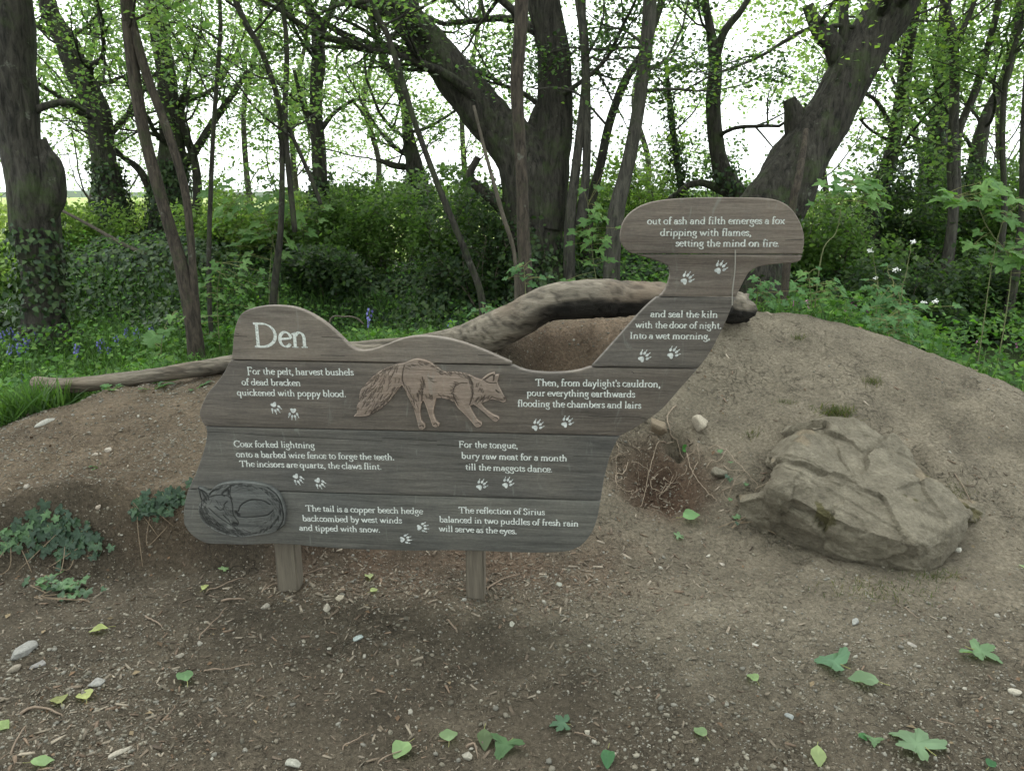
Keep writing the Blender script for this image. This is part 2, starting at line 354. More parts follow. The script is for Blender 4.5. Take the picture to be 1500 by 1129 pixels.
def clip(poly, l0, l1, keep_above, gap=.0018):
    a, b = bd(*l0), bd(*l1); t = (b - a) / np.linalg.norm(b - a); nn = np.array([-t[1], t[0]]) * (1 if keep_above else -1)
    f = lambda q: (q - a).dot(nn) - gap; out = []
    for i in range(len(poly)):
        p, q = poly[i - 1], poly[i]; fp, fq = f(p), f(q)
        if (fp > 0) != (fq > 0): out.append(p + (q - p) * fp / (fp - fq))
        if fq > 0: out.append(q)
    return np.array(out)
def m_wood(name, a, b_, grain, seed, fade=0.):
    m, n, b, o = mat(name); tc = N(n, 'TexCoord'); mp = N(n, 'Mapping'); mp.inputs['Location'].default_value = (seed * 3.1, seed * 1.7, 0)
    mp.inputs['Scale'].default_value = (1, 16, 3); n.links.new(tc.outputs['Object'], mp.inputs[0]); co = mp.outputs[0]
    mp2 = N(n, 'Mapping'); mp2.inputs['Location'].default_value = (seed, seed * 2.3, 0); n.links.new(tc.outputs['Object'], mp2.inputs[0]); co2 = mp2.outputs[0]
    f = noise(n, co, 3.2, 9, .68, .5); f2 = noise(n, co, 22, 6, .7); f3 = noise(n, co2, 3.5, 5, .6); f4 = noise(n, co2, 90, 3, .6)
    v = ramp(n, f, [(.32, a), (.68, b_)])
    v = mixc(n, 1.0, v, ramp(n, f2, [(.28, g3(.72)), (.5, g3(1)), (.75, g3(1.2))]), 'MULTIPLY')
    v = mixc(n, 1.0, v, ramp(n, f3, [(.3, (.78, .8, .84)), (.7, (1.15, 1.12, 1.1))]), 'MULTIPLY')
    v = mixc(n, .5, v, ramp(n, f4, [(.35, g3(.85)), (.75, g3(1.25))]), 'MULTIPLY')
    mp4 = N(n, 'Mapping'); mp4.inputs['Scale'].default_value = (.55, 26, 3); mp4.inputs['Location'].default_value = (seed * 5.1, seed * 9.7, 0); n.links.new(tc.outputs['Object'], mp4.inputs[0])
    f6 = noise(n, mp4.outputs[0], 2.0, 5, .6, .7); v = mixc(n, ramp(n, f6, [(.60, g3(0)), (.66, g3(.4)), (.72, g3(0))]), v, tuple(x * .45 for x in a))
    # pale scuffs and rain marks
    mp3 = N(n, 'Mapping'); mp3.inputs['Scale'].default_value = (7, 2.2, 1); mp3.inputs['Rotation'].default_value = (0, 0, .5 + seed); n.links.new(tc.outputs['Object'], mp3.inputs[0])
    f5 = noise(n, mp3.outputs[0], 3.3, 4, .55, 1.0)
    v = mixc(n, ramp(n, f5, [(.63, g3(0)), (.74, g3(.35))]), v, (.25, .26, .235))
    n.links.new(v, b.inputs['Base Color']); b.inputs['Roughness'].default_value = .72; b.inputs['Specular IOR Level'].default_value = .35
    p = bump(n, b, f2, .0022); bump(n, b, f, .004, 1, p); return m
def plank(poly, m, name='plank', label=None):
    p = [poly[0]]
    for q in poly[1:]:
        if np.linalg.norm(q - p[-1]) > .0025: p.append(q)
    if np.linalg.norm(p[0] - p[-1]) < .0025: p.pop()
    p = np.array(p); n = len(p); ar = .5 * np.sum(p[:, 0] * np.roll(p[:, 1], -1) - np.roll(p[:, 0], -1) * p[:, 1])
    if ar < 0: p = p[::-1].copy()
    e0 = p - np.roll(p, 1, 0); e1 = np.roll(p, -1, 0) - p; e0 /= np.linalg.norm(e0, axis=1, keepdims=True); e1 /= np.linalg.norm(e1, axis=1, keepdims=True)
    n0 = np.c_[-e0[:, 1], e0[:, 0]]; n1 = np.c_[-e1[:, 1], e1[:, 0]]; nn = n0 + n1; nn /= np.maximum(np.sum(nn * n0, 1, keepdims=True), .5)
    def ring(off, z): return np.c_[p + nn * off, np.full(n, z)]
    rings = [ring(.0042, 0), ring(.0014, -.0012), ring(0, -.0042), ring(0, -THK + .0035), ring(.0035, -THK)]
    V = np.vstack(rings); k = np.arange(n); F4 = []
    for a in range(4): F4.append(np.stack([k + a * n, k + (a + 1) * n, (k + 1) % n + (a + 1) * n, (k + 1) % n + a * n], -1))
    tri = np.array(mathutils.geometry.tessellate_polygon([[Vector(v) for v in rings[0]]]))
    t0 = tri[0]; q = rings[0][t0]; 
    if np.cross(q[1] - q[0], q[2] - q[0])[2] < 0: tri = tri[:, ::-1]
    return link(name, np_mesh(name, V, [tri, tri[:, ::-1] + 4 * n, np.vstack(F4)]), m, sign, label=label)
J1 = ((935.5, 372.3), (1176, 373.5)); J2 = ((967, 434.7), (1083, 436)); J3 = ((338, 527.3), (1022, 540.5)); J4 = ((300, 624.6), (908, 639)); J5 = ((274, 716), (880, 733.5))
U = lambda pts: np.array([bd(*q) for q in smooth_poly(pts)])
denp, neck, body = U(DenO), U(NeckO), U(BodyO)
WOODS = [m_wood('oak_grey_brown', (.112, .09, .072), (.2, .17, .14), 1, 1.0), m_wood('oak_warm', (.112, .088, .072), (.2, .168, .138), 1, 2.2),
         m_wood('oak_dull', (.076, .066, .057), (.158, .138, .118), 1, 3.1), m_wood('oak_mid', (.075, .063, .053), (.16, .136, .113), 1, 4.4),  # planks differ in wood tone, brown above and slate below
         m_wood('oak_dark', (.064, .06, .053), (.142, .132, .116), 1, 5.3), m_wood('oak_slate', (.072, .07, .062), (.15, .145, .128), 1, 6.7)]
plank(clip(denp, *J3, True), WOODS[0]); plank(clip(neck, *J1, True), WOODS[1])
n2_ = clip(neck, *J1, False); plank(clip(n2_, *J2, True), WOODS[1]); n3_ = clip(n2_, *J2, False); plank(clip(n3_, *J3, True), WOODS[2])
b1 = clip(body, *J3, False); plank(clip(b1, *J4, True), WOODS[3]); b2 = clip(b1, *J4, False)
plank(clip(b2, *J5, True), WOODS[4]); plank(clip(b2, *J5, False), WOODS[5])
mp_, n_, b_, o_ = mat('post_wood'); co = coords(n_, 'Object', (14, 14, 1)); f = noise(n_, co, 5, 7, .65)
n_.links.new(ramp(n_, f, [(.3, (.085, .07, .055)), (.7, (.165, .135, .105))]), b_.inputs['Base Color']); b_.inputs['Roughness'].default_value = .85; bump(n_, b_, f, .004)
def post(pxl, pxr, pyb):
    a, b = bd(pxl, pyb), bd(pxr, pyb); g = -.25; bm = bmesh.new()
    wd = b[0] - a[0]; r = bmesh.ops.create_cube(bm, size=1)
    for v in bm.verts: v.co.x = (a[0] + b[0]) / 2 + v.co.x * wd; v.co.y = g if v.co.y < 0 else 1.0; v.co.z = -THK - .001 - (.07 if v.co.z < 0 else 0)
    bmesh.ops.bevel(bm, geom=[e for e in bm.edges if abs(e.verts[0].co.y - e.verts[1].co.y) > .5], offset=.006, segments=2, affect='EDGES')
    me = bpy.data.meshes.new('post'); bm.to_mesh(me); bm.free(); 
    # object axes: the grain must run along local y
    link('post', me, mpost, sign)
mpost, n_, b_, o_ = mat('post_oak'); co = coords(n_, 'Object', (14, 1, 14)); f = noise(n_, co, 5, 7, .65)
n_.links.new(ramp(n_, f, [(.3, (.09, .077, .06)), (.7, (.165, .14, .108))]), b_.inputs['Base Color']); b_.inputs['Roughness'].default_value = .85; bump(n_, b_, f, .004)
post(398, 429, 830); post(680, 707, 830)
# steel-free lettering: an old-style serif drawn with a broad pen
A = lambda cx, cy, rx, ry, a0, a1, n=14: [(cx + rx * math.cos(R(a)), cy + ry * math.sin(R(a))) for a in np.linspace(a0, a1, n)]
def stem(x, y0, y1): return [(x, y0), (x, y1)]
S = lambda x, y, w=.2: ('s', x, y, w)               # foot serif
T_ = lambda x, y: ('f', x, y)                        # flag at a stem's top
G = {}
G['o'] = (.98, [A(.49, .5, .38, .47, 0, 360, 26)])
G['c'] = (.82, [A(.5, .5, .39, .47, 48, 318, 20), ('d', .73, .8, .08)])
G['e'] = (.84, [A(.47, .5, .37, .47, 8, 322, 22), [(.14, .52), (.82, .58)]])
G['n'] = (1.12, [stem(.24, 0, .93), A(.56, .55, .29, .4, 150, 0, 10) + [(.85, 0)], S(.24, 0), S(.85, 0), T_(.24, .96)])
G['m'] = (1.66, [stem(.24, 0, .93), A(.52, .55, .27, .4, 150, 0, 10) + [(.79, 0)], A(1.08, .55, .28, .4, 150, 0, 10) + [(1.36, 0)], S(.24, 0), S(.8, 0), S(1.37, 0), T_(.24, .96)])
G['h'] = (1.12, [stem(.24, 0, 1.6), A(.56, .55, .29, .4, 150, 0, 10) + [(.85, 0)], S(.24, 0), S(.85, 0), T_(.24, 1.64)])
G['u'] = (1.12, [[(.24, .93), (.24, .4)] + A(.52, .4, .28, .36, 180, 330, 9), stem(.84, .93, .04), S(.93, 0, .12), T_(.24, .96), T_(.84, .96)])
G['i'] = (.55, [stem(.27, 0, .93), S(.27, 0), T_(.27, .96), ('d', .27, 1.38, .105)])
G['l'] = (.55, [stem(.27, 0, 1.6), S(.27, 0), T_(.27, 1.64)])
G['r'] = (.78, [stem(.26, 0, .93), A(.58, .6, .3, .33, 160, 70, 7), ('d', .66, .86, .09), S(.28, 0, .23), T_(.26, .96)])
G['t'] = (.64, [[(.3, 1.22), (.3, .25)] + A(.5, .25, .2, .22, 180, 300, 7), [(.06, .93), (.58, .95)]])
G['f'] = (.62, [[(.28, 0), (.28, 1.25)] + A(.52, 1.3, .24, .3, 180, 70, 8), ('d', .62, 1.5, .09), [(.06, .92), (.58, .94)], S(.3, 0, .23)])
G['a'] = (.88, [A(.42, .62, .25, .33, 160, 10, 9) + [(.66, .2), (.72, .05), (.85, .06)], A(.36, .27, .24, .25, 75, 330, 14), [(.42, .53), (.64, .6)], ('d', .2, .72, .08)])
G['d'] = (1.08, [A(.45, .47, .34, .45, 40, 325, 18), stem(.8, .04, 1.6), S(.9, .02, .12), T_(.8, 1.64)])
G['b'] = (1.02, [[(.23, 1.6), (.23, .06)], A(.55, .48, .33, .47, 150, -155, 20), T_(.23, 1.64)])
G['p'] = (1.06, [stem(.25, -.62, .93), A(.57, .48, .33, .46, 145, -145, 18), S(.25, -.64), T_(.25, .96)])
G['q'] = (1.04, [A(.46, .48, .34, .46, 35, 325, 18), stem(.8, -.62, .93), S(.8, -.64)])
G['g'] = (.92, [A(.42, .65, .27, .3, 0, 360, 16), [(.28, .38), (.2, .22), (.35, .1), (.62, .06), (.76, -.1)] + A(.45, -.3, .34, .24, 30, -200, 14), [(.6, .88), (.86, .93)]])
G['k'] = (1.04, [stem(.24, 0, 1.6), [(.26, .42), (.72, .93)], [(.42, .58), (.6, .3), (.88, 0)], S(.24, 0), S(.87, 0, .15), S(.74, .93, .14), T_(.24, 1.64)])
G['s'] = (.68, [[(.56, .74), (.5, .92), (.32, .96), (.16, .84), (.2, .64), (.4, .5), (.56, .34), (.54, .12), (.34, .03), (.16, .08), (.1, .28)]])
G['v'] = (.94, [[(.12, .93), (.47, .02)], [(.47, .02), (.82, .93)], S(.14, .94, .16), S(.82, .94, .13)])
G['w'] = (1.42, [[(.1, .93), (.42, .02)], [(.42, .02), (.7, .9)], [(.66, .93), (.98, .02)], [(.98, .02), (1.3, .93)], S(.12, .94, .15), S(.68, .94, .15), S(1.3, .94, .13)])
G['y'] = (.92, [[(.12, .93), (.48, .04)], [(.82, .93), (.48, .04), (.3, -.42), (.12, -.56)], S(.14, .94, .16), S(.82, .94, .13), ('d', .14, -.5, .09)])
G['x'] = (.94, [[(.14, .93), (.8, 0)], [(.78, .93), (.14, 0)], S(.14, .94, .14), S(.8, .94, .12), S(.14, 0, .13), S(.8, 0, .15)])
G['z'] = (.84, [[(.14, .9), (.7, .9)], [(.7, .9), (.12, .05)], [(.12, .05), (.74, .05)], [(.14, .9), (.12, .72)], [(.74, .05), (.76, .25)]])
G['T'] = (1.4, [stem(.7, 0, 1.5), [(.12, 1.5), (1.28, 1.5)], [(.12, 1.5), (.09, 1.22)], [(1.28, 1.5), (1.32, 1.22)], S(.7, 0, .27)])
G['F'] = (1.2, [stem(.34, 0, 1.5), [(.14, 1.5), (1.06, 1.5)], [(1.06, 1.5), (1.1, 1.24)], [(.34, .8), (.84, .8)], [(.84, .95), (.84, .64)], S(.34, 0, .26)])
G['I'] = (.72, [stem(.36, 0, 1.5), S(.36, 0, .26), S(.36, 1.5, .26)])
G['D'] = (1.72, [stem(.36, 0, 1.5), [(.14, 1.5), (.6, 1.5)] + A(.68, .75, .86, .75, 82, -82, 20) + [(.6, 0), (.14, 0)]])
G['C'] = (1.42, [A(.78, .75, .64, .76, 42, 318, 24), [(1.26, 1.5), (1.27, 1.12)], [(1.24, .3), (1.3, .34)]])
G['S'] = (1.0, [[(.82, 1.14), (.78, 1.4), (.52, 1.53), (.26, 1.42), (.18, 1.16), (.34, .92), (.62, .72), (.82, .48), (.76, .14), (.48, -.02), (.22, .08), (.14, .38)]])
G[','] = (.42, [('d', .2, .09, .12), [(.29, .08), (.24, -.16), (.1, -.3)]])
G['.'] = (.42, [('d', .21, .09, .125)])
G["'"] = (.34, [('d', .17, 1.48, .11), [(.25, 1.45), (.2, 1.25), (.1, 1.16)]])
G[' '] = (.46, [])
def ribbon(bag, pts, wfun, z):
    p = np.array(pts, float)
    if len(p) > 2:
        seg = catmull(p, 3); p = seg
    d = np.gradient(p, axis=0); L = np.linalg.norm(d, axis=1, keepdims=True) + 1e-9; d /= L; nn = np.stack([-d[:, 1], d[:, 0]], 1)
    wv = np.array([wfun(math.atan2(v[1], v[0])) for v in d])[:, None] / 2
    V = np.vstack([np.c_[p + nn * wv, np.full(len(p), z)], np.c_[p - nn * wv, np.full(len(p), z)]])
    n = len(p); k = np.arange(n - 1); bag.add(V, np.stack([k, k + n, k + n + 1, k + 1], -1))
def write(txt, p0, p1, xh, name='lettering', m=None, bold=1.0, bigfirst=None):
    a, b = bd(*p0), bd(*p1); wtot = sum(G[c][0] for c in txt); L = np.linalg.norm(b - a); d = (b - a) / L; n = np.array([-d[1], d[0]])
    sx = L / wtot; sy = xh; bag = Bag(); x = 0; th, tn = .25 * bold, .105 * bold
    pen = lambda ang: tn + (th - tn) * abs(math.sin(ang + R(22)))
    kz = 0
    for ch in txt:
        wd, st = G[ch]; sub = Bag()
        for s in st:
            kz += 1; z = .0006 + (kz % 7) * .00006
            if isinstance(s, tuple):
                if s[0] == 's': ribbon(sub, [(s[1] - s[3], s[2]), (s[1] + s[3], s[2])], lambda g: .085 * bold, z)
                elif s[0] == 'f': ribbon(sub, [(s[1] - .2, s[2] - .13), (s[1] + .06, s[2] - .02)], lambda g: .11 * bold, z)
                else:
                    c = np.array(A(s[1], s[2], s[3] * 1.1, s[3] * 1.1, 0, 324, 10)); V = np.c_[c, np.full(10, z)]; V = np.vstack([V, [s[1], s[2], z]])
                    sub.add(V, np.array([[10, i, (i + 1) % 10] for i in range(10)]))
            else: ribbon(sub, s, pen, z)
        if sub.n:
            V = np.vstack(sub.V); big = 1.25 if (bigfirst and x == 0) else 1
            q = a + np.outer((x + V[:, 0]) * sx, d) + np.outer((V[:, 1] * big - (.2 if big > 1 else 0)) * sy, n)
            off = bag.n; bag.V.append(np.c_[q, V[:, 2]]); bag.C.append(np.ones((len(V), 3))); bag.n += len(V)
            for kk, fl in sub.F.items(): bag.F.setdefault(kk, []).append(np.vstack(fl) + off)
        x += wd
    return link(name, bag.mesh(name), m or INK, sign)
INK, n_, b_, o_ = mat('letter_paint'); co = coords(n_); f = noise(n_, co, 130, 4, .6)
n_.links.new(ramp(n_, f, [(.34, (.3, .31, .29)), (.5, (.58, .6, .57)), (.65, (.68, .69, .66))]), b_.inputs['Base Color']); b_.inputs['Roughness'].default_value = .7
px2m = lambda k: k * 2.78 / FPX
XH = px2m(6.4)
LINES = [("out of ash and filth emerges a fox", 947.8, 328.7, 1149.5, 328), ("dripping with flames,", 966.8, 345.3, 1100.5, 345.4), ("setting the mind on fire.", 989.4, 361, 1141.5, 361.3),
 ("and seal the kiln", 952.5, 464.3, 1051.5, 465.2), ("with the door of night.", 930.6, 480, 1057, 481.3), ("Into a wet morning,", 922, 495.8, 1040, 496.8),
 ("Then, from daylight's cauldron,", 784, 564.7, 967.3, 567), ("pour everything earthwards", 771.4, 579.6, 930.3, 581.9), ("flooding the chambers and lairs", 758, 595.2, 939.3, 598),
 ("For the pelt, harvest bushels", 362, 548, 518.3, 549.6), ("of dead bracken", 354.3, 563.8, 440.9, 565), ("quickened with poppy blood.", 347.5, 579, 507.4, 581.2),
 ("Coax forked lightning", 342.8, 654, 461.3, 656.2), ("onto a barbed wire fence to forge the teeth.", 346, 669, 578, 673.6), ("The incisors are quartz, the claws flint.", 351.3, 683, 559.3, 687.4),
 ("For the tongue,", 671.6, 655, 758.6, 656.6), ("bury raw meat for a month", 675.8, 671.3, 831, 675.4), ("till the maggots dance.", 681.6, 687.8, 809.3, 691.4),
 ("The tail is a copper beech hedge", 448, 748.1, 619.5, 752.5), ("backcombed by west winds", 443.2, 762.8, 589.1, 766), ("and tipped with snow.", 438.7, 776.4, 557.2, 779.5),
 ("The reflection of Sirius", 671.8, 750.8, 798.2, 754), ("balanced in two puddles of fresh rain", 643.5, 764.3, 847.6, 770.7), ("will serve as the eyes.", 643, 777.7, 757.2, 781.8)]
for i, (t, x0, y0, x1, y1) in enumerate(LINES):
    write(t, (x0, y0), (x1, y1), XH * (.93 if i < 6 else 1.0), bold=1.06, bigfirst=(i == 9))
write("Den", (370.5, 507.4), (452.5, 508.7), px2m(23.0), 'title_lettering', bold=.86)
CRK, n_, b_, o_ = mat('wood_crack'); b_.inputs['Base Color'].default_value = (.02, .018, .015, 1)
for k_, L in enumerate([[(341, 491), (350, 492.3), (362, 493)], [(471, 493.5), (488, 494), (504, 496)], [(470, 520.3), (505, 521)], [(700, 520), (724, 520.6)], [(862, 609), (890, 610.5), (925, 610), (947, 613)], [(302, 632), (340, 633.5), (400, 638), (470, 641), (560, 646)], [(640, 651), (690, 655), (715, 657)], [(840, 668), (892, 669)], [(271, 745), (300, 746)], [(274, 716), (288, 716.3)], [(953, 457.5), (1070, 458.8)], [(1150, 352), (1176, 351)], [(925, 544), (929, 547)], [(345, 488), (350, 489.5)], [(560, 641), (640, 646)]]):
    bag = Bag(); q_ = [bd(*p_) for p_ in L]; ribbon(bag, q_ if len(q_) > 2 else [q_[0], (q_[0] + q_[1]) / 2 + [0, .0004], q_[1]], lambda g: px2m(.75), .0004); link('crack', bag.mesh('crack'), CRK, sign)
# paw prints: pad, four toes with claws, carved and painted
def paw(px, py, ang, sz=1.0):
    c = bd(px, py); bag = Bag(); s = px2m(11.5) * sz; ca, sa = math.cos(R(ang)), math.sin(R(ang)); k = 0
    def blob(cx, cy, rx, ry, rot, taper=0):
        nonlocal k; k += 1; n = 14; an = np.linspace(0, 2 * np.pi, n, endpoint=False)
        rr = 1 - taper * np.sin(an); x = np.cos(an) * rx * rr; y = np.sin(an) * ry; cr_, sr_ = math.cos(R(rot)), math.sin(R(rot))
        X = cx + x * cr_ - y * sr_; Y = cy + x * sr_ + y * cr_; z = np.full(n, .0006 + k * .00005)
        V = np.c_[c[0] + s * (X * ca - Y * sa), c[1] + s * (X * sa + Y * ca), z]
        V = np.vstack([V, [c[0] + s * (cx * ca - cy * sa), c[1] + s * (cx * sa + cy * ca), .0018]])
        bag.add(V, np.array([[n, i, (i + 1) % n] for i in range(n)]))
    blob(-.16, -.62, .26, .2, 35); blob(.16, -.62, .26, .2, -35); blob(0, -.42, .3, .22, 0, .3)
    for x, y, r_ in ((-.52, -.02, 22), (-.2, .28, 8), (.2, .28, -8), (.52, -.02, -22)):
        blob(x, y, .15, .24, r_, .25); a = R(90 + r_); blob(x + math.cos(a) * .4, y + math.sin(a) * .4, .055, .15, r_, .6)
    link('paw_print', bag.mesh('paw_print'), PAW, sign)
PAW, n_, b_, o_ = mat('paw_paint'); co = coords(n_); f = noise(n_, co, 60, 4, .6)
n_.links.new(ramp(n_, f, [(.3, (.3, .32, .32)), (.65, (.66, .67, .65))]), b_.inputs['Base Color']); b_.inputs['Roughness'].default_value = .6
for a in [(404, 598, 205), (430, 607, 180), (437, 702, 215), (469, 708, 215), (706, 709, -40), (744, 706, -38), (788, 622, -42), (831, 617, -38),
          (944, 521, -40), (987, 516, -42), (1007, 407, -42), (1056, 391, -35), (595, 789, -80), (620, 772, -84)]: paw(*a)
# pale streak running down the neck of the sign
bag = Bag(); q = [bd(1077, 366), bd(1076.5, 395), bd(1073, 425), bd(1072.5, 447)]
ribbon(bag, q, lambda g: px2m(1.7), .0015)
ST, n_, b_, o_ = mat('pale_streak'); b_.inputs['Base Color'].default_value = (.27, .25, .22, 1)
link('pale_streak', bag.mesh('pale_streak'), ST, sign, label='thin pale vertical streak on the neck of the sign')
# carved foxes -------------------------------------------------------------
def sdf_poly(X, Y, poly):
    p = np.array(poly, float); d = np.full(X.shape, 1e9); ins = np.zeros(X.shape, bool)
    for i in range(len(p)):
        a, b = p[i - 1], p[i]; e = b - a; wx, wy = X - a[0], Y - a[1]; t = np.clip((wx * e[0] + wy * e[1]) / (e.dot(e) + 1e-9), 0, 1)
        d = np.minimum(d, (wx - e[0] * t)**2 + (wy - e[1] * t)**2)
        c = ((a[1] <= Y) & (b[1] > Y)) | ((b[1] <= Y) & (a[1] > Y)); ins ^= c & (X < a[0] + (Y - a[1]) / (b[1] - a[1] + 1e-12) * e[0])
    return np.sqrt(d) * np.where(ins, 1, -1)
def relief(name, outline, strokes, height, m, step=.62, bulge=None):
    o = np.array(smooth_poly(outline)); x0, y0 = o.min(0) - 1.5; x1, y1 = o.max(0) + 1.5
    gx = np.arange(x0, x1, step); gy = np.arange(y0, y1, step); X, Y = np.meshgrid(gx, gy); sd_ = sdf_poly(X, Y, o)
    gr = np.zeros(X.shape)
    for pts, dep, wd in strokes:
        p = np.array(pts, float)
        for i in range(len(p) - 1):
            a, b = p[i], p[i + 1]; e = b - a
            j0, j1 = np.searchsorted(gx, [min(a[0], b[0]) - 3, max(a[0], b[0]) + 3]); k0, k1 = np.searchsorted(gy, [min(a[1], b[1]) - 3, max(a[1], b[1]) + 3])
            xx, yy = X[k0:k1, j0:j1], Y[k0:k1, j0:j1]
            if not xx.size: continue
            t = np.clip(((xx - a[0]) * e[0] + (yy - a[1]) * e[1]) / (e.dot(e) + 1e-9), 0, 1)
            dd = np.hypot(xx - a[0] - e[0] * t, yy - a[1] - e[1] * t)
            gr[k0:k1, j0:j1] = np.maximum(gr[k0:k1, j0:j1], dep * np.exp(-(dd / wd)**2))
    rim = np.exp(-((sd_ - 1.1) / .5)**2); body_ = sm((sd_ + .1) / 1.3); pil = 1 - np.exp(-np.maximum(sd_, 0) / 7)
    h = height * (.55 * body_ + .45 * pil + .14 * rim) - .0045 * gr - .0012 * (sd_ < -.4)
    if bulge is not None: h = h + bulge(X, Y) * body_
    ok = sd_ > -1.0; idx = -np.ones(X.shape, int); idx[ok] = np.arange(ok.sum())
    pts = np.array([bd(a, b) for a, b in zip(X[ok], Y[ok])]); V = np.c_[pts, h[ok]]
    q = np.stack([idx[:-1, :-1], idx[1:, :-1], idx[1:, 1:], idx[:-1, 1:]], -1).reshape(-1, 4); q = q[(q >= 0).all(1)]
    g = gr[ok]; r = rim[ok]; c = (np.ones((len(g), 3)) * (1 - .78 * np.clip(g * 1.1, 0, 1))[:, None]) * (1 + .75 * r * (g < .3))[:, None]
    halo = np.exp(-((sd_[ok] + .3) / .6)**2); c *= (1 - .5 * halo)[:, None]
    return link(name, np_mesh(name, V, q, c, True), m, sign)
def m_carve(name, a, b2, seed):
    m = m_wood(name, a, b2, 1, seed); n = m.node_tree; b = [x for x in n.nodes if x.type == 'BSDF_PRINCIPLED'][0]
    src = b.inputs['Base Color'].links[0].from_socket; n.links.new(mixc(n, 1.0, src, attr(n), 'MULTIPLY'), b.inputs['Base Color']); return m
Z2 = lambda L: [(500 + x / 5.357, 480 + y / 5.357) for x, y in L]
fox = Z2([(95, 695), (125, 660), (122, 620), (140, 560), (150, 495), (190, 440), (260, 370), (340, 320), (430, 285), (500, 270), (560, 245), (610, 238), (680, 255), (740, 290), (800, 335), (870, 340), (930, 345), (1000, 360), (1050, 385), (1100, 400), (1150, 360), (1205, 340), (1210, 362), (1243, 360), (1232, 400), (1228, 425), (1250, 470), (1275, 515), (1298, 550), (1290, 578), (1270, 585), (1230, 568), (1180, 560), (1140, 575), (1105, 590), (1130, 625), (1190, 670), (1235, 690), (1245, 710), (1220, 735), (1190, 725), (1130, 670), (1075, 625), (1040, 600), (1015, 610), (1040, 660), (1075, 715), (1105, 735), (1108, 755), (1090, 775), (1060, 778), (1040, 760), (1000, 710), (950, 660), (910, 620), (890, 580), (850, 565), (800, 550), (750, 548), (738, 600), (728, 650), (735, 690), (750, 725), (775, 745), (770, 770), (740, 780), (715, 765), (700, 720), (680, 660), (660, 600), (645, 570), (630, 600), (625, 660), (635, 720), (660, 750), (663, 780), (640, 798), (610, 790), (600, 750), (585, 690), (560, 610), (520, 530), (480, 450), (450, 480), (400, 550), (340, 610), (280, 655), (200, 690)])
rs = random.Random(3); st = []
def hatch(path, ang, ln, n, spread, dep=.9, wd=.42, jit=14):
    p = catmull(path, 8)
    for _ in range(n):
        i = rs.randrange(len(p)); x = p[i][0] + rs.uniform(-spread, spread); y = p[i][1] + rs.uniform(-spread, spread); a = R((ang(x, y) if callable(ang) else ang) + rs.uniform(-jit, jit)); l = ln * rs.uniform(.6, 1.3)
        bx = rs.uniform(-.12, .12) * l
        st.append(([(x, y), (x + math.cos(a) * l * .5 + bx, y + math.sin(a) * l * .5), (x + math.cos(a) * l, y + math.sin(a) * l)], dep * rs.uniform(.6, 1), wd))
tl = lambda x, y: 118 + (x - 560) * -.35
hatch(Z2([(420, 320), (330, 400), (250, 480), (180, 600)]), tl, 8, 95, 14)                # tail
hatch(Z2([(440, 480), (360, 560), (260, 640)]), 128, 8, 60, 4)
hatch(Z2([(180, 450), (260, 380), (350, 330), (440, 300)]), 150, 5, 36, 2)
hatch(Z2([(520, 300), (600, 270), (700, 290), (800, 345), (900, 355), (1000, 380)]), 25, 5, 70, 3)   # back
hatch(Z2([(500, 450), (540, 520), (580, 590)]), 70, 6, 22, 4); hatch(Z2([(640, 400), (640, 460), (600, 540)]), 75, 5, 45, 3)
hatch(Z2([(760, 530), (830, 540), (880, 560)]), 30, 4, 22, 3); hatch(Z2([(880, 430), (860, 500), (900, 560)]), 20, 5, 26, 3)
hatch(Z2([(1000, 380), (1030, 450), (1020, 540)]), 80, 5, 30, 2); hatch(Z2([(1050, 560), (1120, 540), (1190, 530)]), 120, 5, 30, 3)
hatch(Z2([(1080, 440), (1100, 470)]), 110, 4, 14, 4); hatch(Z2([(690, 390), (720, 410)]), 20, 5, 8, 2); hatch(Z2([(680, 520), (720, 540)]), 70, 5, 16, 3)
for L, wd in [([(500, 290), (490, 340), (485, 400), (500, 450)], .6), ([(640, 380), (650, 440), (640, 520), (635, 570)], .6), ([(900, 440), (880, 500), (895, 560), (920, 600)], .6),
              ([(1000, 380), (1030, 430), (1035, 510), (1010, 600)], .6), ([(900, 450), (940, 430), (990, 430)], .5), ([(1215, 485), (1228, 498), (1240, 505)], .9), ([(1190, 540), (1240, 560), (1285, 560)], .5),
              ([(1130, 400), (1190, 365), (1200, 400)], .8), ([(1205, 365), (1195, 410)], .7), ([(1235, 430), (1265, 500), (1290, 545)], .45), ([(1280, 545), (1292, 552)], 1.0), ([(1115, 400), (1160, 425), (1220, 430)], .5),
              ([(615, 770), (640, 760), (650, 775)], .5), ([(725, 755), (745, 745), (758, 765)], .5), ([(1055, 745), (1080, 740), (1095, 755)], .5), ([(1195, 700), (1215, 700), (1230, 712)], .5)]:
    st.append((catmull(Z2(L), 5) if len(L) > 2 else Z2(L), 1.0, wd))
relief('fox_carving', fox, st, .015, m_carve('carved_fox_wood', (.19, .143, .113), (.285, .225, .182), 9.1))['label'] = 'reddish brown carved relief of a standing fox with a bushy tail'
Z5 = lambda L: [(250 + x / 4.1667, 620 + y / 4.1667) for x, y in L]
curl = Z5([(170, 378), (205, 385), (245, 408), (300, 365), (400, 345), (520, 352), (600, 370), (660, 410), (695, 470), (708, 540), (700, 610), (650, 650), (560, 670), (440, 685), (330, 665), (240, 620), (190, 570), (178, 500), (195, 468), (182, 420)])
st = []
cx_, cy_ = Z5([(440, 515)])[0]
tang = lambda x, y: math.degrees(math.atan2(y - cy_, (x - cx_) * .55)) + 90
ring = lambda k: [(cx_ + math.cos(a) * 62 * k, cy_ + math.sin(a) * 38 * k) for a in np.linspace(0, 6.28, 24)]
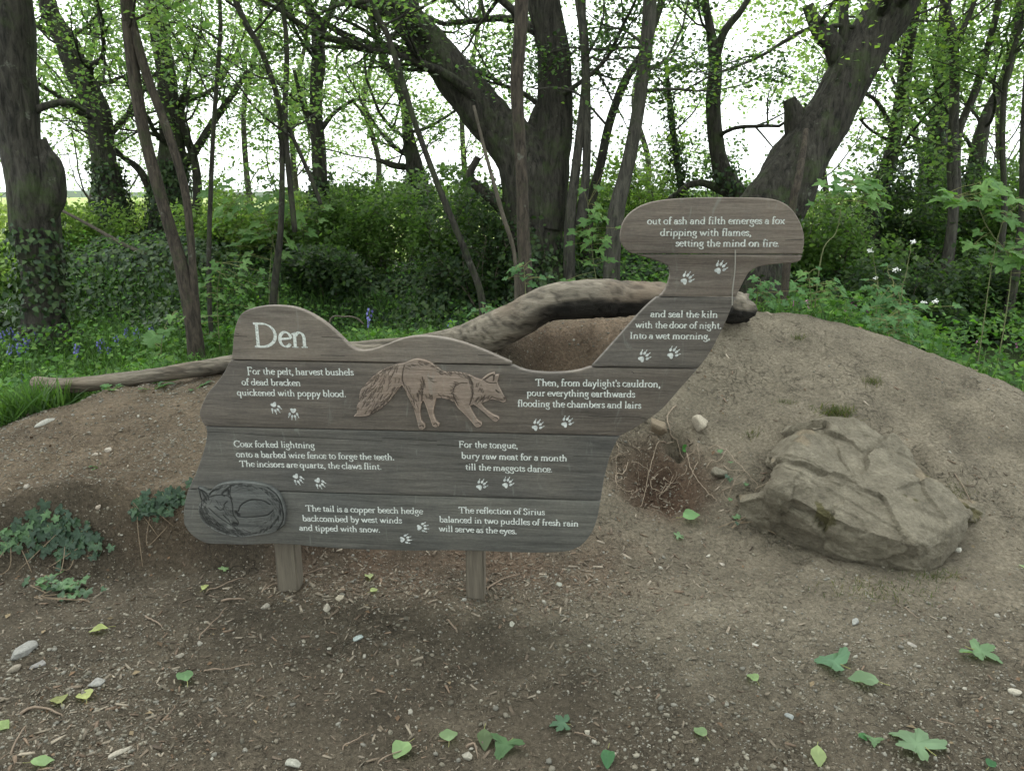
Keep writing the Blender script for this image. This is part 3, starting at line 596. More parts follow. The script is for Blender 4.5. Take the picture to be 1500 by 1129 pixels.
hatch(ring(.93), tang, 6, 170, 1.6, 1, .5, 16); hatch(ring(.8), tang, 6, 60, 3, .6, .4, 20)
hatch(Z5([(200, 500), (240, 570), (320, 620), (430, 650)]), 42, 8, 130, 6, 1.0, .5); hatch(Z5([(300, 470), (360, 500), (380, 560)]), 50, 4, 40, 6, .7, .4)
hatch(Z5([(480, 560), (560, 590), (640, 560)]), 160, 5, 30, 3, .4)
hatch(Z5([(500, 460), (560, 480), (600, 520)]), 10, 4, 24, 5, .4)
for L, wd in [([(245, 440), (300, 425), (370, 432), (395, 480), (400, 540), (430, 590), (405, 612), (340, 575), (250, 500)], .7), ([(178, 385), (230, 420), (250, 455)], 1.0), ([(190, 400), (200, 450), (235, 475)], .8),
              ([(380, 372), (330, 415), (345, 430)], 1.0), ([(380, 372), (378, 420), (392, 450)], .8), ([(350, 400), (365, 395), (370, 420)], 2.0), ([(200, 400), (220, 430), (235, 455)], 1.6),
              ([(290, 490), (320, 510), (345, 505)], .8), ([(345, 500), (350, 475), (365, 460)], .6), ([(400, 592), (420, 598)], 2.0), ([(340, 540), (380, 590), (410, 608)], .6),
              ([(430, 520), (450, 480), (510, 452), (580, 458), (620, 480)], .8), ([(420, 520), (430, 552), (500, 555), (600, 545), (640, 515)], .8), ([(415, 525), (435, 545)], 2.2), ([(600, 380), (660, 430), (690, 500), (695, 580), (660, 640)], .7)]:
    st.append((catmull(Z5(L), 5) if len(L) > 2 else Z5(L), 1.0, wd))
def hb(X, Y):
    hx, hy = Z5([(330, 510)])[0]; tx, ty = Z5([(530, 510)])[0]
    return .005 * np.exp(-(((X - hx) / 16)**2 + ((Y - hy) / 14)**2)) + .004 * np.exp(-(((X - tx) / 22)**2 + ((Y - ty) / 12)**2))
relief('sleeping_fox_carving', curl, st, .026, m_carve('carved_sleeping_fox_wood', (.062, .064, .06), (.13, .132, .124), 11.7), bulge=hb)['label'] = 'grey carved relief of a fox curled up asleep'
# ------------------------------------------------------------------ log over the den
LOGM, n, b, o = mat('driftwood'); co = coords(n, 'Object', (.25, 1.3, 1.3)); f = noise(n, co, 34, 9, .75, .3); f2 = noise(n, coords(n), 4, 8, .7); f3 = noise(n, coords(n), 1.6, 3, .5)
v = ramp(n, f, [(.3, (.12, .10, .078)), (.7, (.29, .25, .195))])
v = mixc(n, ramp(n, f2, [(.55, g3(0)), (.72, g3(.4))]), v, (.27, .24, .18))
v = mixc(n, ramp(n, f3, [(.45, g3(0)), (.6, g3(.6))]), v, (.16, .11, .075))
v = mixc(n, 1.0, v, attr(n), 'MULTIPLY')
n.links.new(v, b.inputs['Base Color']); b.inputs['Roughness'].default_value = .85; bump(n, b, f, .02)
lp = [(52, 562, 4.35, 11), (100, 565, 4.3, 12), (200, 553, 4.3, 10.5), (290, 540, 4.35, 12), (345, 532, 4.4, 13), (430, 521, 4.45, 14), (520, 512, 4.5, 12), (600, 505, 4.55, 13), (655, 499, 4.6, 18), (705, 491, 4.58, 27), (750, 472, 4.55, 28), (800, 446, 4.5, 27), (850, 438, 4.5, 27), (900, 437, 4.55, 26), (970, 439, 4.6, 25), (1040, 445, 4.7, 24), (1092, 452, 4.8, 22)]
pp = np.array([[*P(a, b2, Y), r_ * Y * 1.03 / FPX] for a, b2, Y, r_ in lp]); pp = catmull(pp, 12)
bag = Bag(); tube(bag, pp[:, :3], pp[:, 3], 34, None, .16, 5, True, 4)
V = np.vstack(bag.V); Cc = np.ones((len(V), 3))
zrel = fbm(V[:, 0] * 3, V[:, 1] * 6, V[:, 2] * 6, 4, 60)
# darker underside with a ragged edge, between the arch and the right end
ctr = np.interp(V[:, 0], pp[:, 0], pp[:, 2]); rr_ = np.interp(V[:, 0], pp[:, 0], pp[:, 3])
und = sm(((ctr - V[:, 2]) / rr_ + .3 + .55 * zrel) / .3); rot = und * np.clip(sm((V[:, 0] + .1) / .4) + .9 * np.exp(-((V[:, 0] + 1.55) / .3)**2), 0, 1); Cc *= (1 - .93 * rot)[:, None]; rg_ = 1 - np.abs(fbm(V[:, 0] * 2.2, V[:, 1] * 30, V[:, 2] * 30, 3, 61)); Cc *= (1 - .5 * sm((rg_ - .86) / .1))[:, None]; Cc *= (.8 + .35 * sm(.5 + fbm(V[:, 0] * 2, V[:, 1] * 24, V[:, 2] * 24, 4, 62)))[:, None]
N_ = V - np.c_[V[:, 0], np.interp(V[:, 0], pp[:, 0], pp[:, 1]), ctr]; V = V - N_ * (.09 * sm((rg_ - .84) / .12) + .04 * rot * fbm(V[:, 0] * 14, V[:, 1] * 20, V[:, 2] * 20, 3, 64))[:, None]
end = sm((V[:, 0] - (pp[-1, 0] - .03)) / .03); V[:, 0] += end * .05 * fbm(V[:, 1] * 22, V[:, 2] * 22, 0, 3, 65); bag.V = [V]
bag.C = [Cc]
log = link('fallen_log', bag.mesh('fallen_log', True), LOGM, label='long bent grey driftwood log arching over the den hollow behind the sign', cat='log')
# broken knot on the log
# ------------------------------------------------------------------ boulder
HULLS = [[(1182, 622, 3.74), (1212, 612, 3.84), (1250, 610, 3.86), (1305, 640, 3.76), (1338, 692, 3.55), (1168, 660, 3.55), (1172, 702, 3.34), (1285, 742, 3.14), (1345, 800, 2.92), (1250, 772, 3.0), (1135, 716, 3.2), (1152, 694, 3.4), (1160, 672, 3.5), (1372, 728, 3.4), (1420, 752, 3.24), (1402, 790, 3.1), (1356, 840, 2.95), (1335, 852, 2.95), (1240, 828, 3.1), (1150, 780, 3.28)],
         [(1078, 722, 3.42), (1084, 736, 3.36), (1135, 724, 3.24), (1200, 760, 3.1), (1110, 708, 3.5), (1140, 706, 3.45), (1150, 776, 3.27), (1200, 800, 3.15)], [(1350, 730, 3.4), (1462, 704, 3.64), (1456, 738, 3.42), (1398, 792, 3.14), (1395, 690, 3.66), (1430, 682, 3.74), (1375, 800, 3.05)]]
bm = bmesh.new()
for hl in HULLS:
    hl = [(a_, b_3, Y_ * (.968 if Y_ > 3.3 and hl is HULLS[0] else 1)) for a_, b_3, Y_ in hl]; vs2 = [bm.verts.new(P(*q)) for q in hl]; c0 = Vector(np.mean([P(*q) for q in hl], 0)); ex = []
    for v in vs2:
        q = c0 + (v.co - c0) * .8; q.y += .12; q.z = -.25; ex.append(bm.verts.new(q)); ex.append(bm.verts.new(v.co + Vector((0, .3, -.14))))
    r = bmesh.ops.convex_hull(bm, input=vs2 + ex); bmesh.ops.delete(bm, geom=list({g for g in r['geom_interior'] + r['geom_unused'] if isinstance(g, bmesh.types.BMVert)}), context='VERTS')
bmesh.ops.triangulate(bm, faces=bm.faces)
for k in range(6):
    lim = .25 / 1.85**k; ed = [e for e in bm.edges if e.calc_length() > lim * .55]
    if ed: bmesh.ops.subdivide_edges(bm, edges=ed, cuts=1)
    bmesh.ops.triangulate(bm, faces=[f_ for f_ in bm.faces if len(f_.verts) > 3])
    if k == 4: bmesh.ops.smooth_vert(bm, verts=bm.verts, factor=.3, use_axis_x=True, use_axis_y=True, use_axis_z=True)
bm.normal_update(); co_ = np.array([v.co for v in bm.verts]); no_ = np.array([v.normal for v in bm.verts])
a = co_ @ np.array([.5, .35, 1.0]); st_ = np.abs(((a * 9 + .8 * fbm(co_[:, 0] * 3, co_[:, 1] * 3, co_[:, 2] * 3, 3, 3)) % 1) - .5) * 2
ridged = 1 - np.abs(fbm(co_[:, 0] * 3.2, co_[:, 1] * 3.2, co_[:, 2] * 5, 4, 17))
tq = 3.2 * fbm(a * 3.5, co_[:, 0] * 2.2 - co_[:, 2], co_[:, 1] * 2.2, 3, 33) + 9; fq = tq - np.floor(tq); d = .008 * (np.floor(tq) - 9 + sm((fq - .88) / .12)) + .006 * fbm(co_[:, 0] * 3.5, co_[:, 1] * 3.5, co_[:, 2] * 3.5, 3, 12) + .010 * (ridged - .8) + .006 * fbm(co_[:, 0] * 16, co_[:, 1] * 16, co_[:, 2] * 26, 4, 13)
r9 = np.random.default_rng(21)
for ns_, amp in ((16, .10), (60, .10)):
    sdp = co_[r9.choice(len(co_), ns_, replace=False)]; tn_ = r9.normal(size=(ns_, 3)); pw = co_ + .05 * np.c_[fbm(co_[:, 0] * 9, co_[:, 1] * 9, co_[:, 2] * 9, 3, 70), fbm(co_[:, 0] * 9, co_[:, 1] * 9, co_[:, 2] * 9, 3, 71), fbm(co_[:, 0] * 9, co_[:, 1] * 9, co_[:, 2] * 9, 3, 72)]
    D_ = ((pw[:, None] - sdp[None]) ** 2 * [1, 1, 1.8]).sum(-1); ci = np.argmin(D_, 1); d = d + np.clip(amp * ((co_ - sdp[ci]) * tn_[ci]).sum(1), -.02, .02)
co_ = co_ + no_ * d[:, None]
for v, q in zip(bm.verts, co_): v.co = q
bm.normal_update(); no_ = np.array([v.normal for v in bm.verts]); bc = np.ones((len(co_), 4)); mn = fbm(co_[:, 0] * 26, co_[:, 1] * 26, co_[:, 2] * 26, 4, 19)
def bmask(px, py, Y, rx, ry, k=.45):
    q = P(px, py, Y); return sm((1 - np.hypot((co_[:, 0] - q[0]) / rx, np.hypot(co_[:, 1] - q[1], co_[:, 2] - q[2]) / ry) + k * mn) / .25)
def paint(mk, col):
    bc[:, :3] += (np.array(col) - bc[:, :3]) * np.clip(mk, 0, 1)[:, None]
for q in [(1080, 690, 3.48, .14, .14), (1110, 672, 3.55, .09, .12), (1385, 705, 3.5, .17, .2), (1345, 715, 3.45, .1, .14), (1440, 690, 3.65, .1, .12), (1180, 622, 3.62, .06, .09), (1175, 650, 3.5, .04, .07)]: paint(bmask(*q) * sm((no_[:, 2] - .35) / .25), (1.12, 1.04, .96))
for q in [(1313, 742, 3.2, .085, .045), (1350, 752, 3.18, .1, .03), (1385, 712, 3.45, .12, .07), (1208, 755, 3.1, .03, .05), (1222, 735, 3.2, .03, .04), (1420, 745, 3.3, .05, .06)]: paint(bmask(*q, 1.6) * .85, (.42, .42, .2))
me = bpy.data.meshes.new('boulder'); bm.to_mesh(me); bm.free(); at_ = me.color_attributes.new('Col', 'FLOAT_COLOR', 'POINT'); at_.data.foreach_set('color', bc.astype(np.float32).ravel())
me.polygons.foreach_set('use_smooth', np.ones(len(me.polygons), bool))
ROCK, n, b, o = mat('sandstone'); co = coords(n, 'Object', (1, 1, 1.7)); f = noise(n, co, 7, 12, .72); f2 = noise(n, coords(n), 60, 8, .78); f3 = noise(n, coords(n), 6.5, 5, .65)
v = ramp(n, f, [(.34, (.125, .107, .076)), (.5, (.195, .17, .124)), (.66, (.27, .238, .176))]); v = mixc(n, 1.0, v, ramp(n, f2, [(.3, g3(.65)), (.7, g3(1.3))]), 'MULTIPLY')
ge = N(n, 'NewGeometry'); sx_ = N(n, 'SeparateXYZ'); n.links.new(ge.outputs['Normal'], sx_.inputs[0])
v = mixc(n, ramp(n, f3, [(.66, g3(0)), (.72, g3(.5))]), v, (.1, .085, .045)); v = mixc(n, 1.0, v, attr(n), 'MULTIPLY')
n.links.new(v, b.inputs['Base Color']); b.inputs['Roughness'].default_value = .88; p = bump(n, b, f2, .016); bump(n, b, f, .035, 1, p)
link('boulder', me, ROCK, label='large angular sandstone boulder with moss patches set into the earth mound', cat='rock')
# moss tufts on the boulder and soil
# ------------------------------------------------------------------ debris
bpy.context.view_layer.update()
def ico(seed, flat=.6):
    bm = bmesh.new(); bmesh.ops.create_icosphere(bm, subdivisions=1, radius=1); r_ = np.random.default_rng(seed)
    V = np.array([v.co for v in bm.verts]); V *= r_.uniform(.7, 1.15, (len(V), 1)); V *= [1, r_.uniform(.6, .95), flat]; Fv = np.array([[v.index for v in f_.verts] for f_ in bm.faces]); bm.free(); return V, Fv
def chip(seed):
    r_ = np.random.default_rng(seed); V = np.array([[-1, -.3, -.08], [1, -.22, -.08], [.9, .25, -.08], [-.85, .33, -.08], [-1, -.3, .08], [1, -.22, .08], [.9, .25, .08], [-.85, .33, .08]]); V += r_.uniform(-.12, .12, V.shape) * [1, 1, .4]
    Fq = np.array([[0, 3, 2, 1], [4, 5, 6, 7], [0, 1, 5, 4], [1, 2, 6, 5], [2, 3, 7, 6], [3, 0, 4, 7]]); return V, Fq
def inview(x, y, m=.08):
    return np.abs(x) < (y * .72 + .35)
PB = [(-.93, 2.78), (-.155, 2.7)]
def patchy(x, y):
    m_ = .38 + .62 * sm((fbm(x * 1.2 + 5, y * 1.2, 0, 4, 58) + .22) / .35)
    for a_, b_3 in PB: m_ = np.maximum(m_, np.exp(-(((x - a_) / .16)**2 + ((y - b_3 + .03) / .1)**2)))
    return np.maximum(m_, np.exp(-((((x + .62) / .5)**2 + ((y - 2.82) / .2)**2)**2)))
def scatter(n, dens, smin, smax, pw):
    x = rng.uniform(-3.4, 3.6, n * 4); y = 1.25 + (5.2 - 1.25) * rng.random(n * 4)**1.6
    ok = inview(x, y) & (rng.random(n * 4) < dens(x, y) * patchy(x, y)) & (y < fY(x) + .15); x, y = x[ok][:n], y[ok][:n]
    s = smin * (1 - rng.random(len(x)) * (1 - (smin / smax)**pw))**(-1 / pw); return x, y, s
PEB = [(.16, .145, .112), (.135, .12, .092), (.2, .18, .142), (.115, .103, .08), (.15, .13, .1), (.17, .16, .135), (.14, .128, .1), (.18, .162, .128), (.24, .225, .19)]
CHP = [(.17, .142, .108), (.125, .098, .072), (.23, .195, .15), (.1, .078, .058), (.155, .112, .08)]
bag = Bag(); dn_ = lambda x, y: np.clip(.5 + .9 * fbm(x * 1.3, y * 1.3, 0, 3, 50), .08, 1) * np.where((y > 3.0) & (x > -.4) & (np.hypot(x - den[0], y - den[1]) > .6), .45, 1) * np.where(x > .5, .5, 1)
for k in range(8):
    x, y, s = scatter(8000, dn_, .0024, .013, 2.0); z = HF(x, y); nn = gnorm(x, y) + rng.normal(0, .25, (len(x), 3)); T, B, Nn = frames(nn)
    tv, tf = ico(k, .3 + .05 * k); V, Fo = batch(np.c_[x, y, z + s * .15], T, B, Nn, s, tv, tf); bag.add(V, Fo, np.repeat(pal(len(x), PEB, .3), len(tv), 0))
link('gravel', bag.mesh('gravel'), DEBRIS, kind='stuff', label='loose gravel and small stones scattered over the bare earth', cat='gravel')
bag = Bag(); ch = lambda x, y: np.clip(np.exp(-(((x + .25) / 1.0)**2 + ((y - 2.95) / .33)**2)**2) * 1.0 + .4 * sm((-x + .6) / 1.4) * sm((3 - y) / .5) + .05 + .7 * np.exp(-(((x - pit[0]) / .28)**2 + ((y - pit[1]) / .25)**2)), 0, 1)
for k in range(6):
    x, y, s = scatter(6500, ch, .005, .024, 1.9); z = HF(x, y); nn = gnorm(x, y) + rng.normal(0, .35, (len(x), 3)); T, B, Nn = frames(nn)
    tv, tf = chip(k); V, Fo = batch(np.c_[x, y, z + s * .12], T, B, Nn, np.c_[s, s * rng.uniform(.5, 1, len(s)), s], tv, tf); bag.add(V, Fo, np.repeat(pal(len(x), CHP, .35), len(tv), 0))
link('wood_chips', bag.mesh('wood_chips'), DEBRIS, kind='stuff', label='reddish brown wood chips and leaf litter strewn around the posts', cat='wood chips')
bag = Bag(); x, y, s = scatter(1500, lambda x, y: np.clip(.25 + .8 * fbm(x * 1.6, y * 1.6, 0, 3, 57) + .5 * sm(-x / 1.5), .03, 1), .009, .034, 1.6); z = HF(x, y)
nn = gnorm(x, y) + rng.normal(0, .4, (len(x), 3)); leafbag(bag, np.c_[x, y, z + .003], nn, s, [(.10, .065, .04), (.14, .09, .055), (.08, .055, .035), (.17, .13, .08)], LV * [1, 1.1, 2], LFc)
link('leaf_litter', bag.mesh('leaf_litter'), DEBRIS, kind='stuff', label='small brown scraps of dead leaf littering the path', cat='leaf litter')
# individually placed stones
def stone(px, py, wpx, asp, col, label, seed, flat=.35, name='stone', rot=None, lift=.2):
    p = ghit(px, py); d = math.dist(p, (0, 0, CAMZ)); s = wpx / FPX * d * .5
    bm = bmesh.new(); bmesh.ops.create_icosphere(bm, subdivisions=3, radius=1); r_ = np.random.default_rng(seed)
    V = np.array([v.co for v in bm.verts]); Fv = np.array([[v.index for v in f_.verts] for f_ in bm.faces]); bm.free()
    for _ in range(13):
        nn = r_.normal(size=3) * [1, 1, .6]; nn /= np.linalg.norm(nn); dd = r_.uniform(.42, .78); q = V @ nn; V -= np.outer(np.maximum(q - dd, 0), nn)
    V *= [1, asp, flat]; V += .04 * fbm(V[:, 0] * 3, V[:, 1] * 3, V[:, 2] * 3, 3, seed)[:, None]; V *= s
    me = np_mesh(name, V, Fv, np.array(col) * (1 + .15 * r_.uniform(-1, 1))); o = link(name, me, DEBRIS, label=label, cat='stone')
    nn = Vector(gnorm(np.array([p[0]]), np.array([p[1]]), .05)[0]); o.rotation_mode = 'QUATERNION'
    o.rotation_quaternion = nn.to_track_quat('Z', 'Y') @ Matrix.Rotation(r_.uniform(0, 3) if rot is None else rot, 3, 'Z').to_quaternion()
    o.location = Vector(p) + Vector((0, 0, s * flat * lift)); return o
GRY = (.2, .195, .18)
for a in [(30, 957, 46, .72, GRY, 'largest flat grey slate stone, lying at the far left of the path', 1, .3, 'slate_stone', .2), (58, 975, 24, .7, (.18, .17, .16), 'grey slate chip touching the largest flat slate', 2, .35), (20, 983, 20, .6, (.23, .2, .16), 'small oval tan stone below the largest flat slate', 3, .5),
          (145, 999, 27, .75, GRY, 'mid-sized grey slate stone right of the largest flat slate, above a yellow leaf', 4, .3), (523, 937, 24, .7, (.32, .36, .34), 'pale blue-grey flat stone lying alone between the two posts, in front of them', 5, .3), (685, 1109, 20, .9, (.25, .23, .19), 'rounded stone beside a curled twig at the bottom edge', 6, .7),
          (433, 1120, 27, .7, (.33, .32, .27), 'pale rounded stone at the bottom edge below the left post', 7, .5), (1487, 1016, 19, .7, (.3, .275, .225), 'pale oval stone close to the right edge, below the lobed leaf', 8, .5), (1026, 634, 34, .9, (.29, .255, .2), 'pale cream angular stone stuck in the bank beside the burrow', 9, .8, 'stone', None, .9),
          (1253, 912, 17, .7, (.2, .2, .185), 'pale grey stone on the path just in front of the boulder', 10, .4), (293, 943, 14, .8, (.28, .26, .22), 'whitish rounded pebble left of the left post, in front of it', 11, .6), (263, 962, 15, .6, (.3, .27, .22), 'tan pebble next to the whitish one, left of the left post', 12, .5),
          (750, 915, 15, .9, (.3, .29, .24), 'triangular pale stone in front of the right post', 13, .5), (388, 891, 15, 1, (.32, .29, .24), 'cream stone at the foot of the left post', 14, .8), (479, 892, 17, 1.0, (.3, .27, .22), 'upright cream stone right of the left post', 15, .8), (497, 877, 20, .8, (.3, .26, .2), 'brown broken stone amid the chips between the posts', 16, .5),
          (160, 660, 14, .8, (.34, .3, .25), 'pale stone on the left slope of the mound', 17, .5), (140, 666, 10, .8, (.3, .26, .21), 'small tan stone on the left slope above the ivy', 18, .5), (38, 715, 10, .8, (.28, .25, .21), 'small whitish stone on the far left slope', 19, .6), (144, 745, 12, .9, (.36, .3, .24), 'tan stone on the left slope just above the ivy clump', 20, .5),
          (100, 583, 18, .5, (.32, .29, .25), 'flat pale stone below the left end of the log', 21, .3), (66, 620, 26, .5, (.26, .25, .22), 'long flat grey stone near the left rim of the mound', 22, .25), (1038, 815, 9, .8, (.4, .37, .31), 'small pale pebble between the roots and the boulder', 23, .5), (1058, 827, 11, .8, (.28, .25, .21), 'angular pale pebble left of the boulder', 24, .6),
          (1404, 806, 11, .8, (.4, .38, .33), 'pale pebble right of the boulder tip', 25, .6), (818, 857, 12, .9, (.27, .27, .23), 'rounded grey pebble right of the right post', 26, .5), (680, 880, 12, .9, (.24, .23, .2), 'grey pebble at the foot of the right post', 27, .6), (170, 1105, 38, .28, (.3, .27, .22), 'pale elongated flat stone near the bottom left corner', 28, .25, 'stone', .1),
          (965, 635, 34, 1.2, (.17, .135, .095), 'lumpy brown clod between the sign edge and the burrow', 29, .8, 'earth_clod', None, .6), (1053, 700, 26, .9, (.14, .125, .095), 'rounded dark stone among the roots left of the boulder', 30, .8, 'stone', None, .7), (860, 1075, 14, .6, (.35, .32, .26), 'tan elongated pebble beside the small lobed leaf', 31, .6),
          (1105, 945, 13, .7, (.32, .3, .26), 'flat tan pebble in the middle of the right path', 32, .3), (1335, 945, 16, .6, (.24, .22, .19), 'half-sunken brown pebble left of the lobed leaf', 33, .3), (1157, 1050, 15, .6, (.22, .23, .22), 'blue-grey pebble left of the large lobed leaf at the bottom', 34, .4), (601, 1044, 13, .8, (.28, .26, .22), 'tan angular pebble in the centre foreground', 35, .5)]:
    stone(*a)
# the few hundred largest nameless pebbles as single objects
protoP = [link('pebble', np_mesh('pebble', ico(200 + k, .5)[0], ico(200 + k, .5)[1], np.array(PEB[k % 7])), DEBRIS) for k in range(6)]
PEBM = [o.data for o in protoP]
for o in protoP: bpy.data.objects.remove(o)
x = rng.uniform(-2.6, 2.8, 900); y = 1.6 + 2.6 * rng.random(900)**1.3; ok = inview(x, y, 0) & (np.abs(x) < y * .66) & ((x < .75) | (y < 2.7)); x, y = x[ok][:170], y[ok][:170]
for a, b_2 in zip(x, y):
    o = link('pebble', random.choice(PEBM), DEBRIS, label='small rounded pebble lying loose on the bare earth', cat='pebble', group='loose pebbles on the bare earth')
    s = random.uniform(.008, .015); o.scale = (s, s, s); o.rotation_euler = (random.uniform(-.3, .3), random.uniform(-.3, .3), random.uniform(0, 6)); o.location = (a, b_2, float(HF(a, b_2)) + s * .25)
# sticks, twigs
def line3(pxs, lift=.006, r=.003, n=6, wob=.004, seed=0):
    pts = np.array([ghit(*q) for q in pxs]); c = catmull(pts, n); r_ = np.random.default_rng(seed)
    c[:, :2] += r_.normal(0, wob, (len(c), 2)); c[:, 2] = np.maximum(HF(c[:, 0], c[:, 1]), c[:, 2] - .01) + lift; return c
ROOTM, n, b, o = mat('root_skin'); f = noise(n, coords(n), 60, 4, .6); n.links.new(mixc(n, 1.0, attr(n), ramp(n, f, [(.3, g3(.7)), (.7, g3(1.2))]), 'MULTIPLY'), b.inputs['Base Color']); b.inputs['Roughness'].default_value = .8
ZR = lambda L: [(880 + x_ / 5.944, 560 + y_ / 5.944) for x_, y_ in L]
def strand(name, pxs, r, col, label, cat, seed, lift=.01, arch=0, group=None):
    c = line3(pxs, lift, r, 7, .0009, seed); t = np.linspace(0, 1, len(c)); c[:, 2] += arch * np.sin(t * np.pi); bag = Bag(); c[0, 2] -= .02; c[-1, 2] -= .02
    tube(bag, c, r * (.85 if name == 'root' else 1) * (1 - .6 * t) + .0003, 5, np.array(col)); return link(name, bag.mesh(name, True), ROOTM, label=label, cat=cat, group=group)
RC = (.26, .205, .15)
roots = [([(665, 205), (580, 320), (600, 470), (680, 640), (790, 800), (900, 950), (1020, 1040)], .0042, 'thickest reddish root, slanting down from the burrow towards the boulder'), ([(640, 520), (560, 560), (460, 680), (420, 820), (390, 960), (340, 1129)], .003, 'long pale root trailing straight down through the dug pit'),
         ([(240, 685), (200, 810), (130, 850), (150, 940), (220, 975), (290, 955)], .0024, 'hooked pale root close to the sign edge'), ([(70, 685), (220, 650), (235, 590)], .002, 'short bent root touching the right edge of the sign'), ([(500, 800), (440, 880), (450, 970), (560, 970), (640, 800)], .0022, 'root curled into a loop in the middle of the pit'),
         ([(720, 680), (900, 630)], .0022, 'short straight root left of the round dark stone'), ([(920, 760), (970, 715), (1050, 700), (1130, 540)], .0025, 'zigzag root above the round dark stone'), ([(930, 585), (1020, 590), (1140, 680), (1250, 800), (1380, 920)], .0026, 'long root running right and down over the round dark stone'),
         ([(960, 760), (1060, 765), (1130, 800), (1250, 780)], .0024, 'pale root lying across the round dark stone'), ([(1040, 960), (1180, 930), (1290, 850)], .0026, 'root rising to the right below the round dark stone'), ([(1100, 1020), (1240, 820)], .0022, 'straight thin root crossing another below the round dark stone'), ([(1060, 960), (1080, 1040), (1220, 1110)], .002, 'lowest thin root curling towards the boulder base'),
         ([(850, 690), (800, 830), (750, 940)], .002, 'thin dark root passing behind the thickest root'), ([(660, 900), (560, 980), (480, 1010)], .0022, 'thin root lying under the looped one'), ([(510, 990), (600, 930), (655, 850), (660, 790)], .002, 'slender root on the right of the loop'), ([(1340, 950), (1420, 930), (1460, 900), (1486, 830)], .002, 'bent root at the left shoulder of the boulder')]
rr2 = random.Random(12)
for k in range(16):
    x0_, y0_ = rr2.uniform(150, 1150), rr2.uniform(520, 960); a_ = rr2.uniform(0, 6.28); L = [(x0_, y0_)]
    for _ in range(3): a_ += rr2.uniform(-.9, .9); x0_ += 70 * math.cos(a_); y0_ += 60 * math.sin(a_); L.append((x0_, y0_))
    roots.append((L, .0014, 'hair-thin pale rootlet among the thicker roots of the dug pit'))
for k, (L, r_, lb) in enumerate(roots): strand('root', ZR(L), r_, np.array(RC) * (.75 + .5 * random.random()), lb, 'root', k, .008, .018, 'exposed roots in the dug pit')
for k, (L, r_, lb, nm) in enumerate([([(28, 1049), (60, 1040), (95, 1050)], .005, 'curved brown twig in the bottom left corner', 'twig'), ([(15, 1108), (30, 1080), (40, 1062)], .003, 'thin twig below the curved one in the bottom left', 'twig'), ([(212, 903), (225, 912), (238, 920)], .004, 'short dark forked stick left of the left post, on the path', 'twig'), ([(290, 938), (312, 915), (335, 888)], .003, 'thin stick slanting towards the left post', 'twig'),
        ([(300, 868), (330, 858), (360, 848)], .003, 'thin stick left of the left post, against the bank', 'twig'), ([(323, 881), (345, 880), (362, 880)], .005, 'pale stick lying level left of the left post', 'twig'), ([(296, 984), (330, 984), (378, 973)], .003, 'long fine twig beside the oval green leaf', 'twig'), ([(655, 907), (665, 922), (670, 926)], .004, 'short brown stick below the right post', 'twig'), ([(712, 865), (735, 852), (765, 843)], .0035, 'thin twig right of the right post', 'twig'),
        ([(683, 1095), (695, 1094), (699, 1112)], .004, 'curled brown twig at the bottom centre', 'twig'), ([(552, 1120), (575, 1108), (615, 1092)], .0022, 'pale stalk lying at the bottom, left of the centre', 'twig'), ([(840, 1075), (856, 1080), (875, 1085)], .002, 'fine twig right of the small lobed leaf', 'twig'), ([(380, 868), (420, 850), (500, 828)], .003, 'long thin twig passing behind the left post', 'twig'), ([(1250, 640), (1180, 660), (1185, 780)][:0] or [(1290, 690), (1330, 735), (1437, 765)][:0] or [(1395, 690), (1420, 735), (1438, 768)], .0035, 'thin root draped over the right shoulder of the boulder', 'root'),
        ([(930, 1095), (945, 1070), (1010, 1085)][:0] or [(1360, 1055), (1385, 1062), (1400, 1065)], .002, 'fine dark twig right of the large lobed leaf', 'twig'), ([(500, 1100), (525, 1085), (540, 1075)], .0025, 'fine tan stick near the bottom, left of the centre leaves', 'twig'), ([(1322, 890), (1340, 905), (1352, 908)], .002, 'dark hair-thin twig in front of the boulder', 'twig')]):
    strand(nm, L, r_, (.2, .15, .11), lb, nm, 40 + k, .006, .004)
# ------------------------------------------------------------------ fallen leaves
def lobed(n=5, depth=.55, seed=0, teeth=True):
    r_ = random.Random(seed); pts = [(0, 0)]; angs = np.linspace(-135, 135, n * 2 + 1); lens = []
    for i, a in enumerate(angs):
        if i % 2: L = 1 - .32 * abs(a) / 135
        else: L = (1 - depth) * (1 - .2 * abs(a) / 135) * (.55 if i in (0, len(angs) - 1) else 1)
        L *= r_.uniform(.92, 1.08)
        if i % 2 and teeth:
            for da, k in ((-20, .66), (-15, .84), (-9, .82), (-5, .95), (0, 1), (5, .95), (9, .82), (15, .84), (20, .66)): pts.append((L * k * math.cos(R(a + da)), L * k * math.sin(R(a + da))))
        elif i % 2:
            for da, k in ((-15, .84), (0, 1), (15, .84)): pts.append((L * k * math.cos(R(a + da)), L * k * math.sin(R(a + da))))
        else: pts.append((L * math.cos(R(a)), L * math.sin(R(a))))
    P_ = np.array(pts); P_[:, 0] += .0; return P_
def oval(wd=.35, n=11):
    t = np.linspace(0, 1, n); u = [(a, wd * math.sin(math.pi * a**.85) * (1 + .06 * (i % 2))) for i, a in enumerate(t)]; return np.array(u + [(a, -b2) for a, b2 in u[-2:0:-1]])
